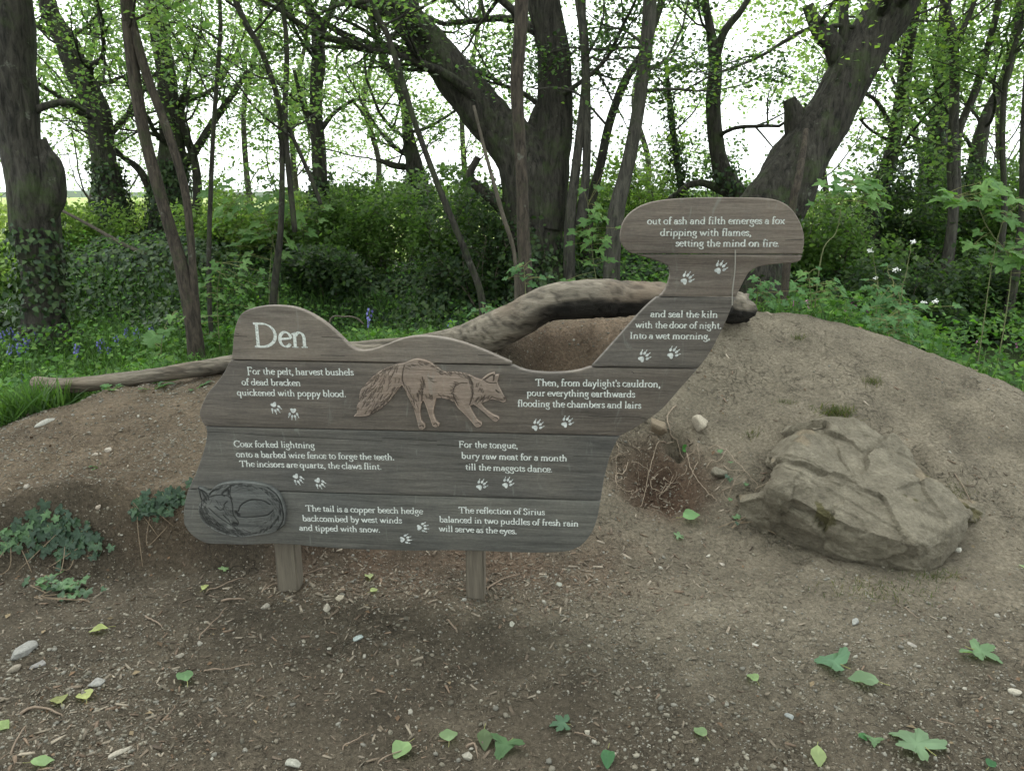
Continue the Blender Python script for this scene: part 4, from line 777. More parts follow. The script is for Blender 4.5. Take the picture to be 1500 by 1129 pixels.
def leafmesh(outline, fold=.12, curl=.15, seed=0):
    o_2 = outline; n = len(o_2); c = o_2.mean(0) * [1, 0]; V = [np.r_[c, 0]]
    inner = c + (o_2 - c) * .5; allp = np.vstack([c, inner, o_2])
    z = fold * np.abs(allp[:, 1]) - curl * allp[:, 0]**2 + .13 * fbm(allp[:, 0] * 3, allp[:, 1] * 3, seed, 2, seed)
    V = np.c_[allp, z]; F3 = [[0, 1 + i, 1 + (i + 1) % n] for i in range(n)]; F4 = [[1 + i, 1 + n + i, 1 + n + (i + 1) % n, 1 + (i + 1) % n] for i in range(n)]
    return V, F3, F4
def leaf_me(name, outline, col, fold=.12, curl=.15, seed=0, stalk=.35):
    V, F3, F4 = leafmesh(outline, fold, curl, seed); bag = Bag(); col = np.array(col); col = col * .72 + col.mean() * .28; c = col * (1 + .25 * (np.hypot(V[:, 0], V[:, 1]) < .3))[:, None] * np.ones((1, 3)) 
    bag.add(V, np.array(F3), c); bag.F.setdefault(4, []).append(np.array(F4))
    if stalk: tube(bag, [(0, 0, 0), (-stalk * .5, .02, -.03), (-stalk, .06, -.02)], .018, 4, np.array([.3, .28, .14]), cap=False)
    return bag.mesh(name, True)
FL = [(1430, 960, 50, 'L', (.13, .24, .10), 110, 'five-lobed pale green leaf on the path near the right edge'), (1213, 975, 50, 'L3', (.10, .22, .11), 200, 'half-folded lobed green leaf on the path below the boulder'), (1348, 1100, 66, 'L', (.16, .27, .13), 35, 'largest lobed pale green leaf, at the bottom right'),
      (825, 1065, 36, 'L', (.08, .17, .09), 60, 'small blue-green lobed leaf in the bottom centre'), (1268, 1003, 36, 'O', (.14, .24, .11), 100, 'toothed pale green leaf hanging point down, beside the half-folded one'), (657, 1083, 26, 'O', (.19, .3, .12), 50, 'light green curled leaf left of the bottom centre'),
      (272, 997, 32, 'O', (.12, .25, .09), 25, 'slim oval green leaf below the left post'), (1103, 997, 20, 'O', (.22, .34, .12), 120, 'tiny oval light green leaf in the right path'), (1027, 1077, 20, 'O', (.18, .28, .11), 80, 'tiny pointed green leaf right of the bottom centre'), (1198, 1110, 30, 'O', (.26, .34, .11), 60, 'rounded yellow-green leaf at the bottom, left of the largest lobed leaf'),
      (125, 1023, 24, 'O', (.38, .42, .10), 55, 'narrow yellow leaf below the mid-sized slate'), (88, 1030, 20, 'O', (.25, .27, .07), 95, 'olive folded leaf left of the narrow yellow one'), (148, 925, 22, 'O', (.36, .42, .10), 70, 'broad yellow-green leaf on the left path'), (60, 1120, 24, 'O', (.22, .36, .12), 10, 'bright green leaf in the bottom left corner'),
      (4, 1067, 16, 'O', (.25, .36, .10), 30, 'green leaf cut by the left edge of the picture'), (710, 1086, 34, 'O', (.10, .15, .06), 175, 'dull olive leaf with a brown rim in the bottom centre'), (737, 1103, 46, 'L3', (.08, .17, .06), 15, 'crumpled dark green leaf below the dull olive one'), (590, 1102, 30, 'O', (.22, .36, .12), 20, 'light green leaf attached to the pale stalk'),
      (890, 1112, 30, 'O', (.05, .17, .06), 25, 'deep green leaf at the bottom right of the small lobed leaf'), (1010, 760, 26, 'O', (.15, .32, .10), 30, 'bright green leaf on the ground below the root pit'), (993, 788, 18, 'L', (.14, .25, .11), 10, 'small green leaf below the bright one, under the root pit'), (541, 848, 20, 'O', (.32, .38, .14), 0, 'yellow-green leaf on the chips between the posts'),
      (547, 868, 12, 'O', (.34, .4, .12), 40, 'tiny yellow-green leaf just below the one between the posts'), (328, 837, 16, 'L', (.2, .33, .12), 0, 'small star-shaped green leaf left of the left post'), (300, 863, 15, 'O', (.36, .4, .10), 50, 'small yellow leaf on the dark chips left of the left post'), (1280, 1091, 20, 'L3', (.12, .22, .09), 350, 'grey-green leaf scrap among brown bud scales'),
      (1262, 1083, 12, 'O', (.05, .18, .05), 330, 'small dark green leaf scrap among brown bud scales'), (1450, 1123, 18, 'O', (.04, .15, .05), 20, 'dark green leaf at the bottom right corner'), (1003, 662, 14, 'O', (.07, .28, .04), 20, 'vivid green leaf at the mouth of the burrow'), (1497, 832, 8, 'O', (.25, .38, .15), 0, 'tiny light green leaf at the right edge beside the mound')]
for k, (px, py, wpx, kd, col, ang, lb) in enumerate(FL):
    p = ghit(px, py); d = math.dist(p, (0, 0, CAMZ)); s = wpx / FPX * d
    ol = lobed(5, .5, k) if kd == 'L' else lobed(3, .4, k) if kd == 'L3' else oval(.3 + .08 * (k % 3))
    s *= .62 if kd == 'L' else .7 if kd == 'L3' else 1
    me = leaf_me('fallen_leaf', ol, col, .22 if kd != 'L' else .12, .18, k); o = link('fallen_leaf', me, HERB, label=lb, cat='leaf', group='fallen leaves on the path')
    nn = Vector(gnorm(np.array([p[0]]), np.array([p[1]]), .04)[0]); q = nn.to_track_quat('Z', 'Y') @ Matrix.Rotation(R(ang), 3, 'Z').to_quaternion()
    o.rotation_mode = 'QUATERNION'; o.rotation_quaternion = q; o.scale = (s, s, s); off = q @ Vector((s * .4, 0, 0)) if kd != 'L' else q @ Vector((s * .1, 0, 0))
    o.location = Vector(p) + Vector((0, 0, .006 + .15 * s)) - off
# ------------------------------------------------------------------ trees
GREENS = [(.11, .185, .065), (.14, .21, .07), (.085, .15, .055), (.17, .24, .075)]
DARKG = [(.035, .065, .022), (.05, .085, .025), (.03, .055, .025)]
def grow(rg, start, dirv, length, r0, bagb, leaves, depth, droop=.0, up=.25, sides=6):
    n = max(5, int(length / .16)); d = np.array(dirv, float); d /= np.linalg.norm(d); p = np.array(start, float); pts = [p.copy()]
    for i in range(n):
        d = d + rg.normal(0, .17, 3) + np.array([0, 0, up * .12 - droop * .1]); d /= np.linalg.norm(d); p = p + d * length / n; pts.append(p.copy())
    pts = np.array(pts); rad = r0 * (1 - .8 * np.linspace(0, 1, n + 1))
    tube(bagb, pts, rad, sides, None, cap=False)
    if depth == 0:
        leaves.append(pts[1:]); return
    for k in range(2 + int(length * 2.2)):
        i = rg.integers(max(1, n // 4), n + 1); dd = d + rg.normal(0, .75, 3); dd[2] += .1
        grow(rg, pts[i], dd, length * rg.uniform(.32, .58), max(rad[i] * .6, .004), bagb, leaves, depth - 1, droop, up, 4)
    leaves.append(pts[n // 2:])
def tree(label, path, Y, m=BARK, nbr=7, spread=1.6, nleaf=6000, lsz=.075, cols=GREENS, zrange=(1.9, 5.5), branches=(), ivy=0, seed=0, sides=18, lump=.3, extra=(), top=6.2, ivytop=2.0, lthick=.4, group=None, bias=(0, 0)):
    rg = np.random.default_rng(seed + 100); paths = [path] + list(extra); roots_ = []
    x0, y0 = path[0][0], path[0][1]; b0 = P(x0, y0, Y); gz = float(HF(b0[0], b0[1])); t = empty('tree', (b0[0], b0[1], gz), label=label, cat='tree', group=group)
    bag = Bag(); tp = None; allc = []
    for pi, pth in enumerate(paths):
        arr = np.array([[*P(q[0], q[1], Y + (q[3] if len(q) > 3 else 0)), q[2] * Y / FPX] for q in pth])
        if pi == 0:
            f0 = arr[0].copy(); f0[2] = gz - .15; f0[3] *= 1.35
            arr = np.vstack([f0, arr]) if arr[0][2] > gz + .02 else np.vstack([f0, arr[1:]])
        if pth[-1][1] < 20 and len(pth[-1]) < 5:                                   # leaves the picture: go on upwards
            dv = arr[-1][:3] - arr[-2][:3]; dv /= np.linalg.norm(dv); dv = dv * .75 + np.array([0, 0, .45]); L = max(top - arr[-1][2], .5)
            for k in (.35, .7, 1): arr = np.vstack([arr, np.r_[arr[-1][:3] + dv * L * .35 + rg.normal(0, .05, 3), arr[-1][3] * .75]])
        c = catmull(arr, 30 if sides > 60 else 9); tube(bag, c[:, :3], np.maximum(c[:, 3], .004), sides if pi == 0 else (72 if sides > 60 and pth[0][2] > 15 else 12), None, lump, 4.5, True, seed + pi); allc.append(c)
    me = bag.mesh('trunk', True); me.transform(Matrix.Translation((-b0[0], -b0[1], -gz))); link('trunk', me, m, t)
    bb = Bag(); lv = []
    for c in allc:
        idx = [i for i in range(len(c)) if zrange[0] < c[i, 2] < zrange[1] + 1.5]
        if not idx: continue
        for k in range(nbr if c is allc[0] else max(2, nbr // 2)):
            i = rg.choice(idx); a = rg.uniform(0, 6.28); dv = np.array([math.cos(a) + bias[0], math.sin(a) + bias[1], rg.uniform(.1, .9)])
            grow(rg, c[i, :3], dv, spread * rg.uniform(.6, 1.2), max(c[i, 3] * .3, .012), bb, lv, 2, 0, .3)
    for q in branches:                                                        # branches seen in the photo
        arr = np.array([[*P(z[0], z[1], Y + (z[3] if len(z) > 3 else 0)), z[2] * Y / FPX] for z in q]); c = catmull(arr, 7); tube(bb, c[:, :3], np.maximum(c[:, 3], .003), 8, None, .2, 6)
        for k in range(3): grow(rg, c[rg.integers(len(c) // 2, len(c)), :3], rg.normal(0, 1, 3) + [0, 0, .4], .6, .008, bb, lv, 1, 0, .3)
    if bb.n:
        me = bb.mesh('branches', True); me.transform(Matrix.Translation((-b0[0], -b0[1], -gz))); link('branches', me, m, t)
    nleaf = int(nleaf * (1.75 if Y > 13 else 1.0))
    if lv and nleaf:
        pts = np.vstack(lv); k = rg.integers(0, len(pts), nleaf); C = pts[k] + rg.normal(0, 1, (nleaf, 3)) * [.11, .11, .06] * lthick / .4
        nn = rg.normal(0, .5, (nleaf, 3)) + [0, 0, 1]; lb_ = Bag(); s = lsz * (.62 if Y < 8.5 else .72) * rg.uniform(.55, 1.2, nleaf)
        leafbag(lb_, C, nn, s, cols, LV * [1, 1.35, 1]); me = lb_.mesh('crown'); me.transform(Matrix.Translation((-b0[0], -b0[1], -gz))); link('crown', me, LEAF, t)
    if ivy:
        c = allc[0]; ok = c[:, 2] < ivytop; cc = c[ok]; k = (len(cc) * rg.random(ivy)**1.7).astype(int); a = rg.uniform(0, 6.28, ivy); r_ = cc[k, 3] * 1.0 + np.abs(rg.normal(0, .05, ivy)) + .01
        dirs = np.c_[np.cos(a), np.sin(a), np.zeros(ivy)]; C = cc[k, :3] + dirs * r_[:, None]; C[:, 2] += rg.normal(0, .06, ivy)
        lb_ = Bag(); leafbag(lb_, C, dirs + rg.normal(0, .45, (ivy, 3)) + [0, 0, .3], .05 * rg.uniform(.6, 1.3, ivy), DARKG, I5, I5F, .35, np.tile([0, 0, -1.], (ivy, 1)) + rg.normal(0, .5, (ivy, 3)))
        me = lb_.mesh('ivy'); me.transform(Matrix.Translation((-b0[0], -b0[1], -gz))); link('ivy', me, IVY, t)
    return t
tree('thick gnarled trunk with a burl at the left edge of the picture', [(66, 548, 36), (62, 450, 28), (58, 385, 28), (50, 330, 30), (44, 270, 31), (28, 200, 26), (22, 100, 26), (15, 0, 28)], 6.6, BARK, 5, 1.5, 5000, .08, GREENS, (2.4, 5.5), ivy=1500, seed=1, sides=72, lump=.25, ivytop=1.3,
     extra=[[(60, 320, 20), (72, 290, 20), (77, 262, 16), (74, 240, 14), (66, 222, 9), (60, 205, 7, 0, 0)], [(35, 172, 6), (65, 156, 5), (98, 150, 4), (124, 162, 3, .2)]])
tree('S-curved trunk clad in ivy, second from the left', [(172, 390, 24), (165, 300, 18), (150, 220, 16), (142, 160, 16), (115, 110, 15), (100, 70, 14), (80, 35, 12), (68, 0, 11)], 10.5, BARK, 8, 2.0, 7500, .085, GREENS, (2.0, 5.5), ivy=3000, seed=2,
     extra=[[(130, 165, 6), (100, 150, 5), (70, 155, 4)]])
tree('slim leaning reddish trunk with a twin stem, standing in front of the ivy bank', [(284, 485, 12), (268, 400, 10), (236, 290, 8.5), (210, 190, 8), (195, 100, 8), (187, 40, 7), (184, 0, 7)], 6.3, BARK2, 5, 1.1, 2200, .08, GREENS, (2.6, 5), seed=3, sides=12, lump=.15,
     extra=[[(286, 480, 8), (283, 400, 5.5), (272, 285, 5.5), (248, 200, 6), (215, 110, 6), (196, 40, 5), (190, 0, 4)]])
tree('dark upright tree with an ivy-swollen base and a long branch to the right', [(243, 375, 26), (247, 290, 22), (252, 235, 17), (250, 170, 14), (240, 90, 12), (225, 0, 12)], 10.8, BARK, 8, 2.0, 7500, .085, GREENS, (2.0, 5.5), ivy=3800, seed=4, ivytop=2.0,
     extra=[[(262, 250, 6), (285, 222, 6), (312, 180, 5), (340, 140, 4), (362, 105, 3)], [(285, 350, 8), (290, 280, 7), (283, 230, 6), (265, 170, 5), (280, 130, 4)], [(225, 290, 5), (205, 250, 5), (180, 230, 4), (160, 210, 3)]])
tree('pencil-thin sapling left of the title', [(308, 470, 3.5), (306, 370, 3.5), (312, 200, 3), (322, 60, 3), (322, 0, 2.6)], 7.0, BARK, 4, .9, 900, .08, GREENS, (2.2, 4.5), seed=5, sides=7, lump=.1)
tree('pair of thin crossing stems directly above the title', [(400, 450, 6), (412, 320, 4.5), (410, 170, 4), (385, 80, 4), (345, 0, 4)], 7.3, BARK, 5, 1.2, 2600, .085, GREENS, (2.0, 4.8), seed=6, sides=8, lump=.1,
     extra=[[(432, 340, 4), (418, 190, 4), (420, 80, 3.5), (413, 0, 3)], [(415, 170, 2.5), (455, 260, 3), (470, 300, 3)]])
tree('straight forked tree with ivy, between the crossing stems and the big fork', [(472, 360, 15), (470, 300, 12), (467, 220, 9.5), (463, 150, 9), (467, 80, 9), (462, 30, 8), (448, 0, 6)], 9.8, BARK, 7, 1.8, 6500, .085, GREENS, (1.9, 5.5), ivy=2200, seed=7, ivytop=1.9,
     extra=[[(466, 60, 6), (478, 30, 5), (490, 0, 5)]], branches=[[(470, 190, 4), (490, 165, 3), (520, 145, 2)], [(460, 200, 4), (445, 160, 3), (430, 100, 2.5)]])
tree('distant ivy-clad tree showing pale sky on both sides', [(615, 300, 15), (608, 250, 13), (598, 200, 9), (590, 140, 7), (560, 80, 5), (540, 0, 5)], 12, BARK, 8, 2.2, 8000, .09, GREENS, (2.0, 6), ivy=1600, seed=8, extra=[[(605, 245, 4), (580, 243, 5), (555, 235, 3)]])
tree('thin bare stem slanting down to the right, left of the big fork', [(706, 440, 5.5), (682, 370, 5), (645, 280, 4.5), (608, 180, 4), (590, 120, 4), (567, 50, 4), (545, 0, 4)], 7.2, BARK, 4, 1.0, 1200, .08, GREENS, (2.4, 5), seed=9, sides=9, lump=.12)
tree('massive mossy tree forking into two limbs in the centre', [(785, 420, 48), (780, 350, 42), (778, 300, 40), (768, 240, 40), (742, 203, 34), (700, 155, 29), (655, 100, 26), (615, 50, 23), (585, 0, 21)], 8.3, BARK, 9, 2.0, 11000, .08, [(.05, .09, .03), (.08, .13, .04), (.04, .07, .025)], (2.3, 6), ivy=2600, seed=10, sides=84, lump=.24, ivytop=1.1,
     extra=[[(785, 330, 40), (798, 270, 34), (806, 215, 28), (812, 150, 23), (811, 90, 22), (804, 40, 22), (797, 0, 22)], [(775, 210, 12), (790, 170, 12), (806, 140, 12)], [(700, 230, 5), (690, 262, 6), (730, 300, 8), (755, 330, 8)]])
tree('straight light-brown young trunk standing in front of the massive fork', [(769, 390, 10), (767, 350, 9.5), (764, 250, 8.5), (757, 130, 9), (762, 50, 9), (764, 0, 9)], 6.4, BARK2, 3, 1.0, 900, .08, GREENS, (2.9, 5), seed=11, sides=14, lump=.08)
tree('slender vertical twin stem right of the massive fork', [(835, 330, 8), (842, 260, 7), (850, 190, 6), (857, 120, 5), (856, 60, 6), (848, 0, 6)], 8.0, BARK3, 4, 1.4, 2600, .08, DARKG + GREENS[:1], (2.3, 5), seed=12, sides=10, lump=.1, extra=[[(850, 330, 8), (858, 260, 6), (860, 180, 5.5), (857, 80, 6), (852, 0, 6)]])
tree('thin trunk leaning right behind the twin stem', [(862, 320, 8), (880, 240, 6.5), (893, 180, 6), (915, 120, 6), (945, 70, 5), (970, 0, 5)], 8.8, BARK, 4, 1.5, 2600, .08, DARKG, (2.3, 5), seed=13, sides=9, lump=.1)
tree('smooth grey trunk curving up left of the top board', [(897, 380, 12), (903, 310, 12), (920, 240, 10), (935, 160, 9), (945, 80, 9), (952, 0, 9)], 7.6, BARK3, 6, 1.6, 4500, .08, DARKG + GREENS[:1], (2.5, 5.5), seed=14, sides=14, lump=.12)
tree('small ivy-wrapped pole tree behind the top board', [(998, 290, 5), (992, 240, 4), (984, 180, 4), (978, 120, 3), (974, 90, 2, 0, 0)], 10, BARK, 5, 1.1, 2600, .075, DARKG + GREENS[:1], (1.8, 3.2), ivy=900, seed=15, sides=8, ivytop=3)
tree('dark forked tree rising behind the top board', [(1085, 300, 17), (1062, 260, 13), (1050, 210, 11), (1045, 150, 10), (1048, 95, 9), (1040, 40, 6), (1033, 0, 5)], 9.6, BARK, 8, 1.8, 6000, .08, DARKG + GREENS[:2], (2.0, 5.5), ivy=900, seed=16,
     extra=[[(1050, 80, 6), (1062, 45, 5), (1095, 0, 4)], [(1070, 285, 6), (1020, 268, 5), (970, 300, 4)]])
tree('massive tree leaning right with broken stubs, right of centre', [(1095, 380, 52), (1118, 320, 46), (1150, 270, 42), (1195, 200, 35), (1225, 150, 32), (1250, 100, 30), (1280, 50, 31), (1309, 0, 32)], 7.7, BARK, 6, 1.8, 4500, .085, [(.13, .2, .04), (.17, .25, .05)], (2.9, 6), ivy=500, seed=17, sides=84, lump=.2, ivytop=1.5,
     extra=[[(1182, 228, 20), (1170, 195, 18), (1163, 165, 14), (1156, 145, 9, 0, 0)], [(1232, 90, 16), (1218, 62, 13), (1205, 48, 13), (1192, 30, 8), (1183, 8, 7, 0, 0)], [(1238, 70, 8), (1236, 30, 7), (1238, 0, 6)]])
tree('slim ivy-streaked tree just right of the massive leaning one', [(1275, 330, 14), (1288, 280, 12), (1308, 215, 9), (1320, 140, 8), (1330, 70, 8), (1343, 0, 7)], 9.2, BARK, 7, 1.8, 6500, .08, GREENS + DARKG[:1], (1.9, 5.5), ivy=1500, seed=18, branches=[[(1310, 195, 4), (1285, 150, 3), (1262, 135, 2)], [(1308, 210, 3), (1275, 190, 2), (1260, 175, 2)]])
tree('tall ivy-covered tree in the right-hand group', [(1372, 330, 15), (1370, 250, 14), (1378, 150, 11), (1382, 60, 8), (1385, 0, 7)], 11, BARK, 8, 2.0, 8000, .085, GREENS, (2.0, 5.5), ivy=4200, seed=19, ivytop=2.6)
tree('smooth slender trunk dividing into two, far right group', [(1396, 320, 7), (1395, 240, 7), (1398, 150, 6), (1397, 70, 6), (1388, 20, 5), (1385, 0, 4)], 8.4, BARK3, 5, 1.3, 3000, .08, GREENS, (2.2, 5), seed=20, sides=10, lump=.1, extra=[[(1399, 70, 4), (1412, 40, 4), (1428, 0, 3)], [(1403, 300, 5), (1404, 200, 5), (1430, 130, 5), (1452, 50, 4), (1463, 0, 4)]])
tree('leaning ivy-edged tree in the far right group', [(1425, 290, 12), (1432, 230, 11), (1445, 170, 8), (1470, 120, 7), (1488, 50, 6), (1498, 0, 6)], 9.8, BARK, 7, 1.8, 6000, .085, GREENS, (2.0, 5.5), ivy=1600, seed=21)
tree('thin straight sapling near the right edge', [(1470, 330, 4), (1468, 200, 4), (1475, 110, 3.5), (1498, 30, 3), (1503, 0, 3)], 8.0, BARK, 4, 1.2, 2200, .08, GREENS, (2.2, 4.8), seed=22, sides=7, lump=.1)
tree('trunk half cut off by the right edge of the picture', [(1496, 340, 6), (1500, 200, 5), (1506, 100, 5), (1512, 0, 5)], 7.4, BARK, 5, 1.4, 2600, .085, GREENS, (2.2, 5), seed=23, sides=9, lump=.1)
bgl = ['pale backlit tree beyond the hedge, behind the S-curved trunk', 'pale backlit tree beyond the hedge, right of the dark upright tree', 'pale backlit tree beyond the hedge, left of the distant ivy-clad tree', 'pale backlit tree beyond the hedge, between the two massive trees', 'low backlit tree beyond the bank, behind the top board', 'yellow-green backlit tree seen past the broken stubs of the leaning tree', 'backlit tree beyond the bank, behind the right-hand group', 'backlit tree beyond the bank at the right edge', 'backlit tree beyond the hedge at the left edge', 'backlit tree past the forked tree, left of the massive fork']
BR = [(.2, .28, .11), (.25, .32, .13), (.17, .25, .1)]
for k, (px, Y, sp_, nl) in enumerate([(130, 15, 3.0, 7000), (370, 16, 3.0, 9000), (545, 17, 2.6, 7000), (690, 18, 2.4, 4500), (940, 18, 2.2, 3500), (1215, 13.5, 2.2, 6000), (1340, 15, 3.0, 8000), (1475, 15, 3.0, 7000), (15, 14, 3.0, 5000), (440, 19, 3.2, 8000)]):
    tree(bgl[k], [(px, 330, 5), (px + 10 * (-1)**k, 240, 4), (px - 12, 150, 3.5), (px + 6, 70, 3), (px + 14, 0, 2.5)], Y, BARK3, 16, sp_, nl, .11, BR, (1.0, 6.5), seed=60 + k, sides=9, lump=.15, top=8)
# unseen trees added behind the photographer so that their crowns shade the path
def shade_tree(label, x, y, h, sp_, nl, seed):
    rg = np.random.default_rng(seed); gz = float(HF(x, y)); t = empty('tree', (x, y, gz), label=label, cat='tree'); bag = Bag()
    c = catmull([(0, 0, -.1), (.05, .02, 1.2), (-.08, .1, 2.6), (.1, .25, 4.2), (.15, .4, h)], 8); tube(bag, c, .17 * (1 - .7 * np.linspace(0, 1, len(c))), 16, None, .25, 4); link('trunk', bag.mesh('trunk', True), BARK, t)
    bb = Bag(); lv = []
    for k in range(13):
        i = rg.integers(len(c) // 2, len(c)); a = rg.uniform(0, 6.28); grow(rg, c[i], (math.cos(a), math.sin(a), rg.uniform(.05, .5)), sp_ * rg.uniform(.7, 1.2), .04, bb, lv, 2, 0, .15)
    link('branches', bb.mesh('branches', True), BARK, t); pts = np.vstack(lv); k = rg.integers(0, len(pts), nl); C = pts[k] + rg.normal(0, .14, (nl, 3)); C = C[C[:, 2] > 2.4]
    lb_ = Bag(); leafbag(lb_, C, rg.normal(0, .5, (len(C), 3)) + [0, 0, 1], .13 * rg.uniform(.6, 1.2, len(C)), GREENS, LV * [1, 1.35, 1]); link('crown', lb_.mesh('crown'), LEAF, t)
shade_tree('unseen broad-crowned tree added behind the photographer for shade, left of the path', -2.6, -1.2, 6.5, 3.0, 9000, 901)
shade_tree('unseen broad-crowned tree added behind the photographer for shade, right of the path', 2.4, -2.2, 7.0, 3.2, 9000, 902)
# leaning dead stakes
def stake(label, pts, Y, name='dead_stick', m=TWIG):
    arr = np.array([[*P(a, b2, Y + (z_ if True else 0)), r_ * Y / FPX] for a, b2, r_, z_ in pts]); g = float(HF(arr[0, 0], arr[0, 1])); arr = np.vstack([[arr[0, 0], arr[0, 1], g - .05, arr[0, 3]], arr]) if arr[0, 2] > g else arr
    c = catmull(arr, 6); bag = Bag(); tube(bag, c[:, :3], c[:, 3], 8, None, .15, 8); return link(name, bag.mesh(name, True), m, label=label, cat='stick')
stake('broken brown stake leaning against the massive leaning tree', [(1160, 310, 6, 0), (1168, 270, 6, 0), (1175, 230, 5, .1), (1181, 190, 4, .2)], 6.9, m=BARK2)
stake('long pale stick leaning in front of the massive fork', [(755, 385, 3, 0), (735, 310, 3, 0), (710, 220, 2.5, .2), (694, 155, 2, .3)], 7.0)
stake('thin fallen branch slanting across the hedge at the left', [(215, 374, 3, 0), (180, 358, 3, 0), (135, 332, 2.5, 0), (90, 308, 2, 0)], 8.6)
stake('pale arching twig behind the title hump', [(482, 474, 1.3, 0), (505, 464, 1.3, 0), (522, 466, 1.3, 0), (533, 475, 1.2, 0)], 5.6)
# ------------------------------------------------------------------ undergrowth
def region(n, x0, x1, y0, y1, dens):
    x = rng.uniform(x0, x1, n); y = rng.uniform(y0, y1, n); ok = (rng.random(n) < dens(x, y)) & (np.abs(x) < y * .75 + .8); return x[ok], y[ok]
# ivy carpet over the bank
x, y = region(90000, -9, 9, 7.2, 11, lambda x, y: np.clip(.75 + .6 * fbm(x * .8, y * .8, 0, 3, 90), .25, 1) * sm((y - 7.2) / .4)); z = HF(x, y)
lump = .28 * np.clip(fbm(x * 1.4, y * 1.4, 0, 3, 91) + .25, 0, 1); h = rng.random(len(x))**.6 * (lump + .05)
bag = Bag(); leafbag(bag, np.c_[x, y, z + h], gnorm(x, y, .1) + rng.normal(0, .45, (len(x), 3)) + [0, -.35, 0], .06 * rng.uniform(.6, 1.3, len(x)), [(.03, .06, .022), (.045, .08, .025), (.025, .05, .022), (.06, .095, .03)], I5, I5F, .35, np.tile([0, -.6, -1.], (len(x), 1)) + rng.normal(0, .6, (len(x), 3)))
link('ivy_carpet', bag.mesh('ivy_carpet'), IVY, kind='stuff', label='dark glossy ivy carpet covering the bank behind the den', cat='ivy')
# mixed low herbs behind the mound (grass-green on the left, leafy on the right)
def hmask(x, y): return sm((y - fY(x) - .25) / .35) * np.where(y > 8.2, .4, 1)
x, y = region(105000, -7, 8, 3.6, 9, lambda x, y: hmask(x, y) * np.clip(.55 + .9 * fbm(x * 1.2, y * 1.2, 0, 3, 92), .1, 1)); z = HF(x, y)
hh = (.12 + .22 * np.clip(fbm(x * 1.6, y * 1.6, 0, 3, 93) + .3, 0, 1)) * np.where(x > 1.0, 1.9, 1.1) * sm((y - fY(x) - .1) / .9) + .02
bag = Bag(); leafbag(bag, np.c_[x, y, z + hh * rng.random(len(x))**.5], rng.normal(0, .5, (len(x), 3)) + [0, -.25, 1], np.where(x > 1.2, .048, .04) * rng.uniform(.6, 1.35, len(x)), [(.07, .15, .035), (.09, .19, .045), (.055, .12, .035), (.12, .21, .05)], I5, I5F, .3)
link('low_herbs', bag.mesh('low_herbs'), HERB, kind='stuff', label='mass of low green woodland herbs between the mound and the bank', cat='undergrowth')
# grass
x, y = region(90000, -7, 3.5, 3.4, 8.2, lambda x, y: hmask(x, y) * np.clip(.5 + .5 * sm((-x - .5) / 2) + .5 * fbm(x * 1.5, y * 1.5, 0, 3, 94), .1, 1)); xl = -2.6 - rng.random(9000) * 1.6; yl = rng.uniform(3.3, 4.6, 9000)
okl = (yl > fY(xl) + .02); x = np.r_[x, xl[okl]]; y = np.r_[y, yl[okl]]; z = HF(x, y)
GV = np.array([[0, -.03, 0], [0, .03, 0], [.5, .024, .05], [.5, -.024, .05], [1, 0, .25]]); GF = np.array([[0, 1, 2], [0, 2, 3], [3, 2, 4]])
up = rng.normal(0, .38, (len(x), 3)) + [0, 0, 1]; nn = np.cross(up, rng.normal(0, 1, (len(x), 3))); bag = Bag()
leafbag(bag, np.c_[x, y, z], nn, rng.uniform(.08, .24, len(x)), [(.055, .12, .028), (.08, .155, .035), (.045, .095, .025)], GV, GF, .3, up)
link('grass', bag.mesh('grass'), GRASS, kind='stuff', label='fresh green grass growing behind the log and at the left', cat='grass')
# shrubs and hedge
def shrub(name, label, px, py, Y, rx, rz, nleaf, cols, seed, lsz=.06, ry=None, m=LEAF, cat='shrub', group=None, tv=LV, tf=LFc):
    c = P(px, py, Y); gz = float(HF(c[0], Y)); rg = np.random.default_rng(seed); t = empty(name, (c[0], Y, gz), label=label, cat=cat, group=group); bb = Bag(); lv = []; rz += .06 if px > 400 and py < 360 else .0; nleaf = int(nleaf * 1.05); Hh = max(c[2] + rz - gz, .4); ry = ry or rx * .7
    for k in range(int(7 + rx * 9)):
        a = rg.uniform(0, 6.28); r_ = rg.random()**.5 * .7; e = np.array([math.cos(a) * rx * r_, math.sin(a) * ry * r_, Hh * rg.uniform(.55, 1) * (1 - .35 * r_)]); s0 = np.array([e[0] * .35, e[1] * .35, -.05])
        grow(rg, s0, e - s0, np.linalg.norm(e - s0), .010, bb, lv, 2, 0, .2, 5)
    link('stems', bb.mesh('stems'), TWIG, t); pts = np.vstack(lv); k = rg.integers(0, len(pts), nleaf); C = pts[k] + rg.normal(0, .07, (nleaf, 3)); C = C[(C[:, 2] > -.1) & (C[:, 2] < Hh * 1.1)]
    lb_ = Bag(); leafbag(lb_, C, rg.normal(0, .6, (len(C), 3)) + [0, -.2, 1], lsz * rg.uniform(.6, 1.3, len(C)), cols, tv * [1, 1.2, 1], tf); link('foliage', lb_.mesh('foliage'), m, t); return t
MID = [(.085, .15, .038), (.11, .18, .045), (.07, .125, .035)]
LIT = [(.14, .22, .05), (.18, .26, .06), (.11, .18, .045)]
